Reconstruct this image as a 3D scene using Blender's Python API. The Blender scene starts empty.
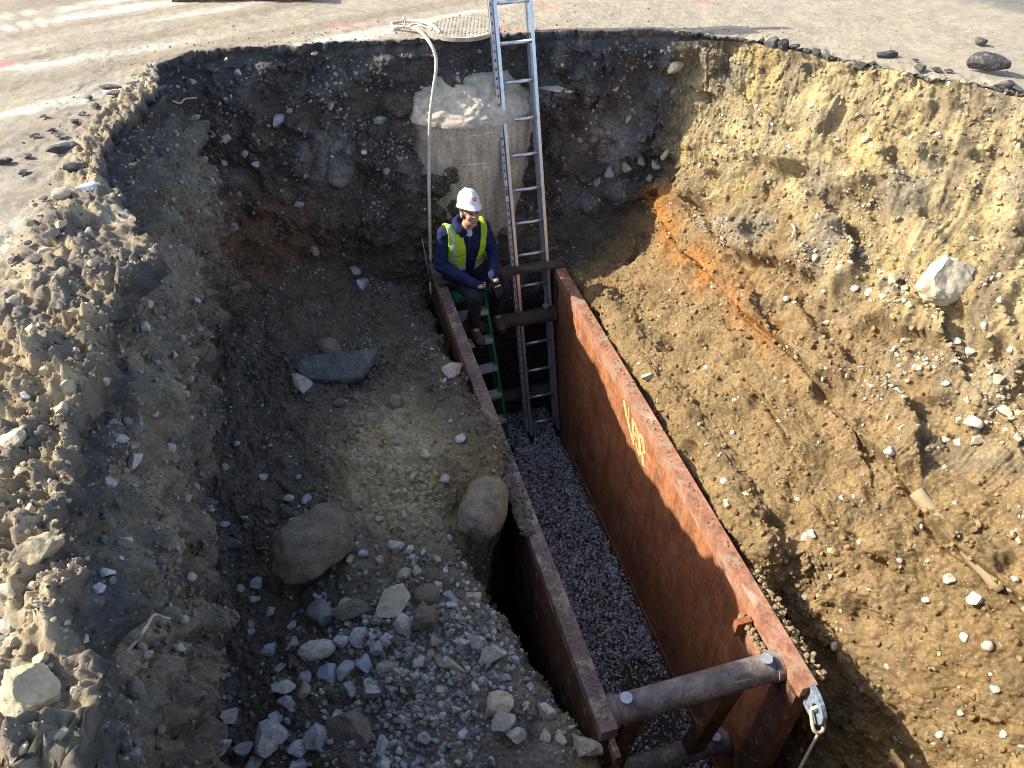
import bpy, bmesh, math, random
import numpy as np
from mathutils import Vector, Matrix
from mathutils.bvhtree import BVHTree

random.seed(7)
RNG = np.random.default_rng(7)
R = math.radians
SC = bpy.context.scene
COL = SC.collection
PI = math.pi

# ------------------------------------------------------------------ camera frame, pit frame
CAM_H = 2.05
PITCH = R(41.3)
FPX = 773.0
AZ = R(15.7)
CA, SA = math.cos(AZ), math.sin(AZ)
def W(p, q, z):
    """pit frame (p across the trench, q along it) to world"""
    return Vector((p*CA - q*SA, p*SA + q*CA, z))
def PQ(x, y):
    return x*CA + y*SA, -x*SA + y*CA
def ray(px, py):
    x = (px-512)/FPX; y = -(py-384)/FPX
    return Vector((x, y*math.sin(PITCH)+math.cos(PITCH), y*math.cos(PITCH)-math.sin(PITCH))).normalized()
CAMP = Vector((0, 0, CAM_H))
def at_z(px, py, z):
    d = ray(px, py); return CAMP + d*((z-CAM_H)/d.z)
def at_q(px, py, q):
    d = ray(px, py); dq = -d.x*SA + d.y*CA
    return CAMP + d*(q/dq)

cam = bpy.data.objects.new('camera', bpy.data.cameras.new('camera'))
COL.objects.link(cam)
cam.location = CAMP
cam.rotation_euler = (PI/2-PITCH, 0, 0)
cam.data.sensor_width = 36
cam.data.lens = 36*FPX/1024
cam.data.clip_start = 0.05
cam.data.clip_end = 1000
SC.camera = cam

# ------------------------------------------------------------------ light
SUN_TRAVEL = Vector((1.42, -0.15, -1.0)).normalized()
elev = math.asin(-SUN_TRAVEL.z)
sazi = math.atan2(-SUN_TRAVEL.x, -SUN_TRAVEL.y)
w = bpy.data.worlds.new('World'); SC.world = w; w.use_nodes = True
nt = w.node_tree
sky = nt.nodes.new('ShaderNodeTexSky'); sky.sky_type = 'NISHITA'; sky.sun_disc = False
sky.sun_elevation = elev; sky.sun_rotation = sazi % (2*PI); sky.air_density = 0.8; sky.dust_density = 1.8; sky.ozone_density = 0.6
bg = nt.nodes['Background']; bg.inputs['Strength'].default_value = 0.112
nt.links.new(sky.outputs[0], bg.inputs['Color'])
sl = bpy.data.lights.new('sun', 'SUN'); sl.energy = 3.0; sl.angle = R(0.55); sl.color = (1.0, 0.93, 0.80)
so = bpy.data.objects.new('sun', sl); COL.objects.link(so)
so.rotation_euler = SUN_TRAVEL.to_track_quat('-Z', 'Y').to_euler()
SC.view_settings.view_transform = 'Standard'
try: SC.view_settings.look = 'None'
except Exception: pass
SC.view_settings.exposure = 1.66
SC.view_settings.gamma = 1.0
SC.view_settings.use_curve_mapping = False
SC.render.engine = 'CYCLES'
SC.render.filter_size = 1.0
SC.cycles.filter_width = 1.0
SC.cycles.max_bounces = 8
SC.cycles.diffuse_bounces = 6

# ------------------------------------------------------------------ numpy noise
_perm = RNG.permutation(256).astype(np.int32)
_perm = np.concatenate([_perm]*3)
_g = RNG.normal(size=(256, 3)).astype(np.float32); _g /= np.linalg.norm(_g, axis=1)[:, None]
def noise(P, scale=1.0, off=0.0):
    """gradient noise, about -1..1"""
    X = (np.asarray(P, np.float32)*np.float32(1.0/scale) if np.isscalar(scale) else np.asarray(P, np.float32)/np.asarray(scale, np.float32)) + np.float32(off)
    I = np.floor(X).astype(np.int32); F = X - I
    U = F*F*F*(F*(F*6-15)+10)
    I &= 255
    out = np.zeros(len(X), np.float32)
    for dx in (0, 1):
        hx = _perm[I[:, 0]+dx]; wx = U[:, 0] if dx else 1-U[:, 0]
        for dy in (0, 1):
            hy = _perm[hx+((I[:, 1]+dy) & 255)]; wy = wx*(U[:, 1] if dy else 1-U[:, 1])
            for dz in (0, 1):
                g = _g[_perm[hy+((I[:, 2]+dz) & 255)] & 255]
                d = g[:, 0]*(F[:, 0]-dx)+g[:, 1]*(F[:, 1]-dy)+g[:, 2]*(F[:, 2]-dz)
                out += d*wy*(U[:, 2] if dz else 1-U[:, 2])
    return out*1.5
def fbm(P, scale, octv=3, off=0.0, gain=0.5):
    o = 0; a = 1.0
    for i in range(octv):
        o = o + a*noise(P, scale/(2.03**i), off+i*17.3); a *= gain
    return o
_cell = RNG.random((256, 3)).astype(np.float32)
def worley(P, scale, off=0.0):
    """distance to nearest feature (0..~1) and a random value of that cell"""
    X = np.asarray(P, np.float32)/np.float32(scale)+np.float32(off)
    I = np.floor(X).astype(np.int32); F = X-I
    best = np.full(len(X), 9, np.float32); rid = np.zeros(len(X), np.float32)
    for dx in (-1, 0, 1):
        hx = _perm[(I[:, 0]+dx) & 255]
        for dy in (-1, 0, 1):
            hy = _perm[hx+((I[:, 1]+dy) & 255)]
            for dz in (-1, 0, 1):
                h = _perm[hy+((I[:, 2]+dz) & 255)] & 255
                c = _cell[h]
                d = (c[:, 0]+dx-F[:, 0])**2+(c[:, 1]+dy-F[:, 1])**2+(c[:, 2]+dz-F[:, 2])**2
                m = d < best
                best[m] = d[m]; rid[m] = _cell[(h[m]+91) & 255, 0]
    return np.sqrt(best), rid
def sstep(a, b, x):
    t = np.clip((x-a)/(b-a), 0, 1); return t*t*(3-2*t)

# ------------------------------------------------------------------ object helpers
def tag(o, label=None, cat=None, group=None, kind=None):
    if label: o['label'] = label
    if cat: o['category'] = cat
    if group: o['group'] = group
    if kind: o['kind'] = kind
    return o
def thing(name, label, cat, loc=(0, 0, 0), group=None):
    o = bpy.data.objects.new(name, None); COL.objects.link(o); o.location = loc
    return tag(o, label, cat, group)
def obj(name, bm, mat, parent=None, smooth=False, bevel=0.0):
    if bevel:
        bmesh.ops.bevel(bm, geom=[e for e in bm.edges if len(e.link_faces) == 2 and e.calc_face_angle(0) > 0.6],
                        offset=bevel, segments=1, affect='EDGES', clamp_overlap=True)
    me = bpy.data.meshes.new(name); bm.normal_update(); bm.to_mesh(me); bm.free()
    for m in (mat if isinstance(mat, (list, tuple)) else [mat]): me.materials.append(m)
    if smooth: me.polygons.foreach_set('use_smooth', [True]*len(me.polygons))
    o = bpy.data.objects.new(name, me); COL.objects.link(o)
    if parent is not None:
        o.parent = parent
        # meshes are built in world space: undo the parents' offset
        off = Vector((0, 0, 0)); q = parent
        while q is not None:
            off += q.location; q = q.parent
        o.location = -off
    return o
def np_mesh(name, V, F, mat, smooth=True, attr=None):
    me = bpy.data.meshes.new(name)
    n, f = len(V), len(F)
    k = F.shape[1]
    me.vertices.add(n); me.vertices.foreach_set('co', np.ascontiguousarray(V, np.float32).ravel())
    me.loops.add(f*k); me.loops.foreach_set('vertex_index', np.ascontiguousarray(F, np.int32).ravel())
    me.polygons.add(f); me.polygons.foreach_set('loop_start', np.arange(0, f*k, k, dtype=np.int32))
    try: me.polygons.foreach_set('loop_total', np.full(f, k, np.int32))
    except Exception: pass
    me.polygons.foreach_set('use_smooth', np.full(f, smooth))
    for an, A in (attr or {}).items():
        a = me.attributes.new(an, 'FLOAT_COLOR', 'POINT')
        C = np.ones((n, 4), np.float32); C[:, :A.shape[1]] = A
        a.data.foreach_set('color', C.ravel())
    me.materials.append(mat)
    me.update(calc_edges=True)
    o = bpy.data.objects.new(name, me); COL.objects.link(o)
    return o
def box(bm, c, ax, ay, az, hx, hy, hz):
    c = Vector(c); vs = []
    for sz in (-1, 1):
        for sy in (-1, 1):
            for sx in (-1, 1):
                vs.append(bm.verts.new(c+ax*hx*sx+ay*hy*sy+az*hz*sz))
    for f in ((0, 2, 3, 1), (4, 5, 7, 6), (0, 1, 5, 4), (2, 6, 7, 3), (0, 4, 6, 2), (1, 3, 7, 5)):
        bm.faces.new([vs[i] for i in f])
EP, EQ, EZ = Vector((CA, SA, 0)), Vector((-SA, CA, 0)), Vector((0, 0, 1))
def pbox(bm, p0, p1, q0, q1, z0, z1):
    box(bm, W((p0+p1)/2, (q0+q1)/2, (z0+z1)/2), EP, EQ, EZ, abs(p1-p0)/2, abs(q1-q0)/2, abs(z1-z0)/2)
def bar(bm, a, b, side, w_, t_):
    a, b = Vector(a), Vector(b); d = (b-a); L = d.length; d.normalize()
    s = (side - d*side.dot(d)).normalized(); n = d.cross(s)
    box(bm, (a+b)/2, d, s, n, L/2, w_/2, t_/2)
def tube(bm, pts, r, seg=10, caps=True):
    pts = [Vector(p) for p in pts]
    rs = r if isinstance(r, (list, tuple)) else [r]*len(pts)
    rings = []; up = None
    for i, p in enumerate(pts):
        t = (pts[min(i+1, len(pts)-1)]-pts[max(i-1, 0)]).normalized()
        if up is None:
            up = Vector((0, 0, 1)) if abs(t.z) < 0.9 else Vector((1, 0, 0))
        up = (up-t*up.dot(t)).normalized(); v = t.cross(up)
        rings.append([bm.verts.new(p+(up*math.cos(2*PI*k/seg)+v*math.sin(2*PI*k/seg))*rs[i]) for k in range(seg)])
    for a, b in zip(rings, rings[1:]):
        for k in range(seg):
            bm.faces.new((a[k], a[(k+1) % seg], b[(k+1) % seg], b[k]))
    if caps:
        bm.faces.new(rings[0][::-1]); bm.faces.new(rings[-1])
def smooth_path(pts, n=8):
    pts = [Vector(p) for p in pts]; out = []
    for i in range(len(pts)-1):
        p0, p1, p2, p3 = pts[max(i-1, 0)], pts[i], pts[i+1], pts[min(i+2, len(pts)-1)]
        for k in range(n):
            t = k/n
            out.append(0.5*((2*p1)+(p2-p0)*t+(2*p0-5*p1+4*p2-p3)*t*t+(3*p1-p0-3*p2+p3)*t**3))
    out.append(pts[-1]); return out

# ------------------------------------------------------------------ materials
def mat_new(name, rough=0.9, metal=0.0, spec=0.25):
    m = bpy.data.materials.new(name); m.use_nodes = True
    b = m.node_tree.nodes['Principled BSDF']
    b.inputs['Roughness'].default_value = rough; b.inputs['Metallic'].default_value = metal
    b.inputs['Specular IOR Level'].default_value = spec
    return m, m.node_tree, b
class NT:
    def __init__(s, nt): s.nt = nt
    def n(s, t, **kw):
        nd = s.nt.nodes.new(t)
        for k, v in kw.items(): setattr(nd, k, v)
        return nd
    def l(s, a, b): s.nt.links.new(a, b)
    def noise(s, vec, scale, detail=4, rough=0.6):
        nd = s.n('ShaderNodeTexNoise'); nd.inputs['Scale'].default_value = scale
        nd.inputs['Detail'].default_value = detail; nd.inputs['Roughness'].default_value = rough
        if vec is not None: s.l(vec, nd.inputs['Vector'])
        return nd.outputs['Fac']
    def ramp(s, fac, stops):
        nd = s.n('ShaderNodeValToRGB'); e = nd.color_ramp.elements
        e[0].position, e[0].color = stops[0][0], (*stops[0][1], 1)
        e[1].position, e[1].color = stops[-1][0], (*stops[-1][1], 1)
        for p, c in stops[1:-1]:
            x = e.new(p); x.color = (*c, 1)
        s.l(fac, nd.inputs['Fac']); return nd.outputs['Color']
    def mix(s, a, b, fac, mode='MIX'):
        nd = s.n('ShaderNodeMix', data_type='RGBA', blend_type=mode)
        for v, i in ((a, 6), (b, 7)):
            if isinstance(v, tuple): nd.inputs[i].default_value = (*v, 1)
            else: s.l(v, nd.inputs[i])
        if isinstance(fac, (int, float)): nd.inputs[0].default_value = fac
        else: s.l(fac, nd.inputs[0])
        return nd.outputs[2]
    def bump(s, h, bsdf, strength=0.5, dist=0.01):
        nd = s.n('ShaderNodeBump'); nd.inputs['Strength'].default_value = strength; nd.inputs['Distance'].default_value = dist
        s.l(h, nd.inputs['Height']); s.l(nd.outputs[0], bsdf.inputs['Normal'])
def m_attr(name, attr='tint', var=0.35, scale=45, bumpd=0.012, rough=0.95, speck=None):
    """a material coloured by a per-vertex tint with grain at several sizes"""
    m, nt, b = mat_new(name, rough, 0, 0.15); h = NT(nt)
    at = h.n('ShaderNodeAttribute', attribute_name=attr)
    geo = h.n('ShaderNodeNewGeometry').outputs['Position']
    n1 = h.noise(geo, scale, 6, 0.7); n2 = h.noise(geo, scale*5.3, 3, 0.7); n3 = h.noise(geo, scale*0.14, 4, 0.65)
    g1 = h.ramp(n1, [(0.25, (1-var*1.3,)*3), (0.75, (1+var, 1+var*0.95, 1+var*0.85))])
    g2 = h.ramp(n2, [(0.3, (1-var*0.8,)*3), (0.7, (1+var*0.8,)*3)])
    g3 = h.ramp(n3, [(0.3, (1-var*0.8, 1-var*0.75, 1-var*0.65)), (0.7, (1+var*0.6, 1+var*0.55, 1+var*0.45))])
    c = h.mix(at.outputs['Color'], g1, 1.0, 'MULTIPLY'); c = h.mix(c, g2, 1.0, 'MULTIPLY'); c = h.mix(c, g3, 1.0, 'MULTIPLY')
    if speck:
        vo = h.n('ShaderNodeTexVoronoi'); vo.inputs['Scale'].default_value = speck[0]; h.l(geo, vo.inputs['Vector'])
        lum = h.n('ShaderNodeSeparateColor'); h.l(vo.outputs['Color'], lum.inputs[0])
        mk = h.ramp(lum.outputs[0], [(speck[1], (0, 0, 0)), (speck[1]+0.05, (1, 1, 1))])
        dk = h.ramp(vo.outputs['Distance'], [(0.25, (1, 1, 1)), (0.4, (0, 0, 0))])
        mm = h.mix(mk, dk, 1.0, 'MULTIPLY')
        c = h.mix(c, speck[2], mm)
    h.l(c, b.inputs['Base Color'])
    hs = h.n('ShaderNodeMath', operation='ADD'); h.l(n1, hs.inputs[0])
    h2 = h.n('ShaderNodeMath', operation='MULTIPLY'); h.l(n2, h2.inputs[0]); h2.inputs[1].default_value = 0.45; h.l(h2.outputs[0], hs.inputs[1])
    h.bump(hs.outputs[0], b, 0.9, bumpd)
    return m
def m_plain(name, col, rough=0.6, metal=0.0, var=0.15, scale=30, bump=0.0, col2=None, spec=0.3):
    m, nt, b = mat_new(name, rough, metal, spec); h = NT(nt)
    tc = h.n('ShaderNodeTexCoord').outputs['Object']
    n1 = h.noise(tc, scale, 5, 0.65)
    c2 = col2 or tuple(x*(1-var*1.6) for x in col)
    h.l(h.ramp(n1, [(0.3, c2), (0.68, tuple(min(1, x*(1+var*0.5)) for x in col))]), b.inputs['Base Color'])
    if bump: h.bump(n1, b, 0.6, bump)
    return m
def m_rock(name, stops, var=0.25, scale=14, bumpd=0.006, dirt=(0.16, 0.13, 0.09), dirt_amt=0.5):
    """stone: tone by object, mottled, with soil sticking in patches"""
    m, nt, b = mat_new(name, 0.88, 0, 0.25); h = NT(nt)
    oi = h.n('ShaderNodeObjectInfo').outputs['Random']
    geo = h.n('ShaderNodeNewGeometry').outputs['Position']
    n1 = h.noise(geo, scale, 6, 0.7); n2 = h.noise(geo, scale*6, 4, 0.7)
    base = h.ramp(oi, stops)
    c = h.mix(base, h.ramp(n1, [(0.3, (1-var,)*3), (0.7, (1+var,)*3)]), 1.0, 'MULTIPLY')
    c = h.mix(c, h.ramp(n2, [(0.3, (1-var*.6,)*3), (0.7, (1+var*.6,)*3)]), 1.0, 'MULTIPLY')
    n3 = h.noise(geo, scale*1.3, 5, 0.75)
    c = h.mix(c, dirt, h.ramp(n3, [(0.52, (0, 0, 0)), (0.64, (dirt_amt,)*3)]))
    h.l(c, b.inputs['Base Color']); h.bump(n2, b, 0.8, bumpd)
    return m
def m_rust(name, c1, c2, c3, dirt=0.0, rough=0.8):
    m, nt, b = mat_new(name, rough, 0.0, 0.3); h = NT(nt)
    geo = h.n('ShaderNodeNewGeometry').outputs['Position']
    n1 = h.noise(geo, 5, 8, 0.72); n2 = h.noise(geo, 38, 6, 0.7)
    mp = h.n('ShaderNodeMapping'); mp.inputs['Scale'].default_value = (9, 9, 0.9); h.l(geo, mp.inputs['Vector'])
    n3 = h.noise(mp.outputs[0], 1.6, 6, 0.7)
    c = h.ramp(n1, [(0.32, c2), (0.5, c1), (0.68, c3)])
    c = h.mix(c, h.ramp(n2, [(0.3, (0.62, 0.6, 0.58)), (0.7, (1.25, 1.2, 1.15))]), 1.0, 'MULTIPLY')
    c = h.mix(c, h.ramp(n3, [(0.35, (0.66, 0.62, 0.6)), (0.65, (1.12, 1.1, 1.08))]), 1.0, 'MULTIPLY')
    mp2 = h.n('ShaderNodeMapping'); mp2.inputs['Rotation'].default_value = (0.5, 0.3, 0.2); mp2.inputs['Scale'].default_value = (1.2, 1.2, 16); h.l(geo, mp2.inputs['Vector'])
    n5 = h.noise(mp2.outputs[0], 2.2, 3, 0.5)
    c = h.mix(c, tuple(min(1, x*1.5+.03) for x in c3), h.ramp(n5, [(0.66, (0, 0, 0)), (0.70, (.55, .55, .55))]))
    if dirt:
        n4 = h.noise(geo, 7, 7, 0.75)
        c = h.mix(c, (0.30, 0.235, 0.15), h.ramp(n4, [(0.60-dirt*0.3, (0, 0, 0)), (0.66-dirt*0.3, (1, 1, 1))]))
    h.l(c, b.inputs['Base Color']); h.bump(n2, b, 0.5, 0.003)
    return m

M = {}
M['soil'] = m_attr('soil', var=0.42, scale=42, bumpd=0.02, speck=(75, 0.9, (0.40, 0.37, 0.31)))
M['road'] = m_attr('dusty_asphalt', var=0.24, scale=70, bumpd=0.010, speck=(48, 0.82, (0.27, 0.245, 0.2)))
M['stones'] = m_attr('loose_stone', var=0.2, scale=60, bumpd=0.004)
M['clods'] = m_attr('soil_clod', var=0.32, scale=60, bumpd=0.008)
M['gravel'] = m_attr('crushed_stone', var=0.22, scale=90, bumpd=0.003, rough=0.7)
M['rock_grey'] = m_rock('grey_stone', [(0, (0.40, 0.40, 0.40)), (0.3, (0.54, 0.52, 0.48)), (0.55, (0.40, 0.42, 0.44)), (0.8, (0.60, 0.57, 0.50)), (1, (0.46, 0.40, 0.32))], dirt_amt=0.7, var=.32)
M['rock_white'] = m_rock('white_stone', [(0, (0.44, 0.39, 0.30)), (0.5, (0.56, 0.52, 0.44)), (1, (0.42, 0.39, 0.33))], dirt=(0.33, 0.25, 0.14), dirt_amt=0.85)
M['rock_blue'] = m_rock('bluish_stone', [(0, (0.38, 0.42, 0.48)), (1, (0.46, 0.48, 0.51))], dirt_amt=0.3)
M['rock_tan'] = m_rock('tan_stone', [(0, (0.44, 0.36, 0.23)), (0.5, (0.56, 0.48, 0.33)), (1, (0.42, 0.36, 0.27))], dirt=(0.25, 0.19, 0.11))
M['rock_brown'] = m_rock('brown_boulder', [(0, (0.24, 0.20, 0.15)), (1, (0.30, 0.255, 0.19))], scale=11, var=.42, bumpd=.03, dirt=(0.30, 0.225, 0.125), dirt_amt=0.8)
M['rock_slate'] = m_rock('slate_boulder', [(0, (0.17, 0.18, 0.17)), (1, (0.21, 0.215, 0.20))], scale=10, var=.4, bumpd=.02, dirt=(0.42, 0.42, 0.38), dirt_amt=0.5)
M['asphalt'] = m_rock('broken_asphalt', [(0, (0.045, 0.045, 0.048)), (1, (0.09, 0.088, 0.082))], scale=25, dirt=(0.34, 0.30, 0.23), dirt_amt=0.55)
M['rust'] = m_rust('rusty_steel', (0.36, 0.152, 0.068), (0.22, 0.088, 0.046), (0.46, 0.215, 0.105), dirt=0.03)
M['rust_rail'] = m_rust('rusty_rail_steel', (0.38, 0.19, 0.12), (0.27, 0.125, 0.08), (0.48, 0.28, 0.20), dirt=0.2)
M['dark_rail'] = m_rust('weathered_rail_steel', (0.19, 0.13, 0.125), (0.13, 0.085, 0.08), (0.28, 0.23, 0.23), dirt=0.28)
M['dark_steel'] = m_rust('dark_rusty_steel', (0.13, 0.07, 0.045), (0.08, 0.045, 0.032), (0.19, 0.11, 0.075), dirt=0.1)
M['brace'] = m_rust('muddy_brace_steel', (0.12, 0.085, 0.065), (0.085, 0.06, 0.045), (0.16, 0.12, 0.09), dirt=0.05)
M['pipe'] = m_rust('grey_pipe_steel', (0.20, 0.18, 0.175), (0.11, 0.085, 0.075), (0.28, 0.265, 0.265), dirt=0.14, rough=0.6)
M['paint_yellow'] = m_plain('faded_yellow_paint', (0.62, 0.46, 0.20), 0.85, var=0.5, scale=45, col2=(0.36, 0.17, 0.085))
M['lug_paint'] = m_plain('worn_blue_grey_paint', (0.24, 0.29, 0.35), 0.6, var=0.45, scale=40)
M['alu'] = m_plain('aluminium', (0.72, 0.73, 0.75), 0.34, 0.85, var=0.12, scale=20)
M['alu_dull'] = m_plain('dull_aluminium', (0.55, 0.55, 0.56), 0.5, 0.6, var=0.2, scale=40)
M['rung_grip'] = m_plain('worn_step_aluminium', (0.62, 0.60, 0.55), 0.6, 0.3, var=0.2, scale=40)
M['sticker'] = m_plain('red_sticker', (0.6, 0.12, 0.1), 0.5)
M['sticker_white'] = m_plain('white_sticker', (0.75, 0.75, 0.73), 0.5)
M['green'] = m_plain('green_fibreglass', (0.02, 0.20, 0.10), 0.45, var=0.2)
M['black'] = m_plain('black_rubber', (0.02, 0.02, 0.022), 0.7)
M['concrete'] = m_rust('old_concrete', (0.60, 0.53, 0.42), (0.48, 0.42, 0.33), (0.66, 0.60, 0.50), dirt=0.04, rough=.92)
M['mortar'] = m_plain('rough_mortar', (0.62, 0.54, 0.41), 0.95, var=0.3, scale=12, bump=0.02)
M['cover'] = m_plain('cast_iron_cover', (0.40, 0.35, 0.27), 0.8, var=0.3, scale=18, bump=0.002)
M['hose'] = m_plain('pale_hose', (0.62, 0.56, 0.46), 0.7, var=0.15, scale=25)
M['rope'] = m_plain('dirty_rope', (0.50, 0.43, 0.33), 0.9, var=0.2, scale=60)
M['root'] = m_plain('dry_root', (0.58, 0.50, 0.38), 0.85, var=0.2, scale=50)
M['plank'] = m_plain('muddy_timber', (0.105, 0.08, 0.055), 0.9, var=0.35, scale=14, bump=0.004)
M['grey_pipe'] = m_plain('grey_buried_pipe', (0.23, 0.18, 0.105), 0.85, var=0.35, scale=9, bump=0.003, col2=(0.30, 0.23, 0.13))
M['skin'] = m_plain('skin', (0.55, 0.32, 0.23), 0.55, var=0.15, scale=18)
M['hair'] = m_plain('brown_hair', (0.10, 0.06, 0.035), 0.7)
M['navy'] = m_plain('navy_cotton', (0.014, 0.024, 0.08), 0.9, var=0.3, scale=25, bump=0.004)
M['tee'] = m_plain('pale_tee', (0.62, 0.64, 0.70), 0.9)
M['jeans'] = m_plain('dark_work_trousers', (0.020, 0.023, 0.030), 0.9, var=0.35, scale=14, bump=0.004)
M['vest'] = m_plain('hi_vis_fabric', (0.42, 0.66, 0.04), 0.8, var=0.15, scale=20)
M['reflect'] = m_plain('reflective_tape', (0.55, 0.66, 0.68), 0.4, 0.2)
M['hat'] = m_plain('white_hard_hat', (0.84, 0.84, 0.84), 0.3, var=0.04, spec=0.5)
M['glove'] = m_plain('black_glove', (0.018, 0.018, 0.02), 0.7, var=0.3)
M['glove_print'] = m_plain('grey_glove_print', (0.42, 0.42, 0.42), 0.7)
M['boot'] = m_plain('muddy_tan_boot', (0.12, 0.08, 0.048), 0.85, var=0.35, scale=25)
M['eye'] = m_plain('dark_eye', (0.03, 0.02, 0.02), 0.3)
M['lip'] = m_plain('lip', (0.36, 0.14, 0.11), 0.6)

# ------------------------------------------------------------------ the pit: a control net round it
# rows: slot bottom, bench edge, bench, bench, wall foot, wall, wall, rim
ST = []
def left(q, bp, bz, cz, dz, ez, rp, ep=-1.05, dq=0.0, cp=0.34):
    ST.append([(min(bp+0.08, 0.92), q, -3.95), (bp, q, bz), (cp, q, cz), (-0.36, q+dq, dz), (ep, q+dq, ez),
               (ep-0.03, q+dq, ez*0.66), (ep+0.02, q+dq, ez*0.35), (rp, q+dq, -0.10)])
left(1.25, 0.89, -2.35, -2.12, -2.14, -2.10, -0.86, -1.0, cp=0.70)
left(1.8, 0.87, -2.35, -2.03, -2.12, -2.12, -0.98, cp=0.63)
left(2.4, 0.74, -2.55, -1.97, -2.08, -2.12, -1.08, cp=0.52)
left(2.95, 0.60, -2.60, -1.94, -2.05, -2.08, -1.14, cp=0.42)
left(3.5, 0.90, -1.95, -1.90, -2.02, -2.02, -1.10)
left(4.2, 0.92, -1.99, -1.94, -2.00, -1.98, -1.16)
left(4.8, 0.90, -2.10, -2.00, -1.96, -1.94, -1.22)
left(5.4, 0.88, -2.26, -2.05, -1.93, -1.84, -1.18, -1.0)
left(6.0, 0.87, -2.36, -2.10, -1.93, -1.74, -1.08, -0.82)
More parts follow.
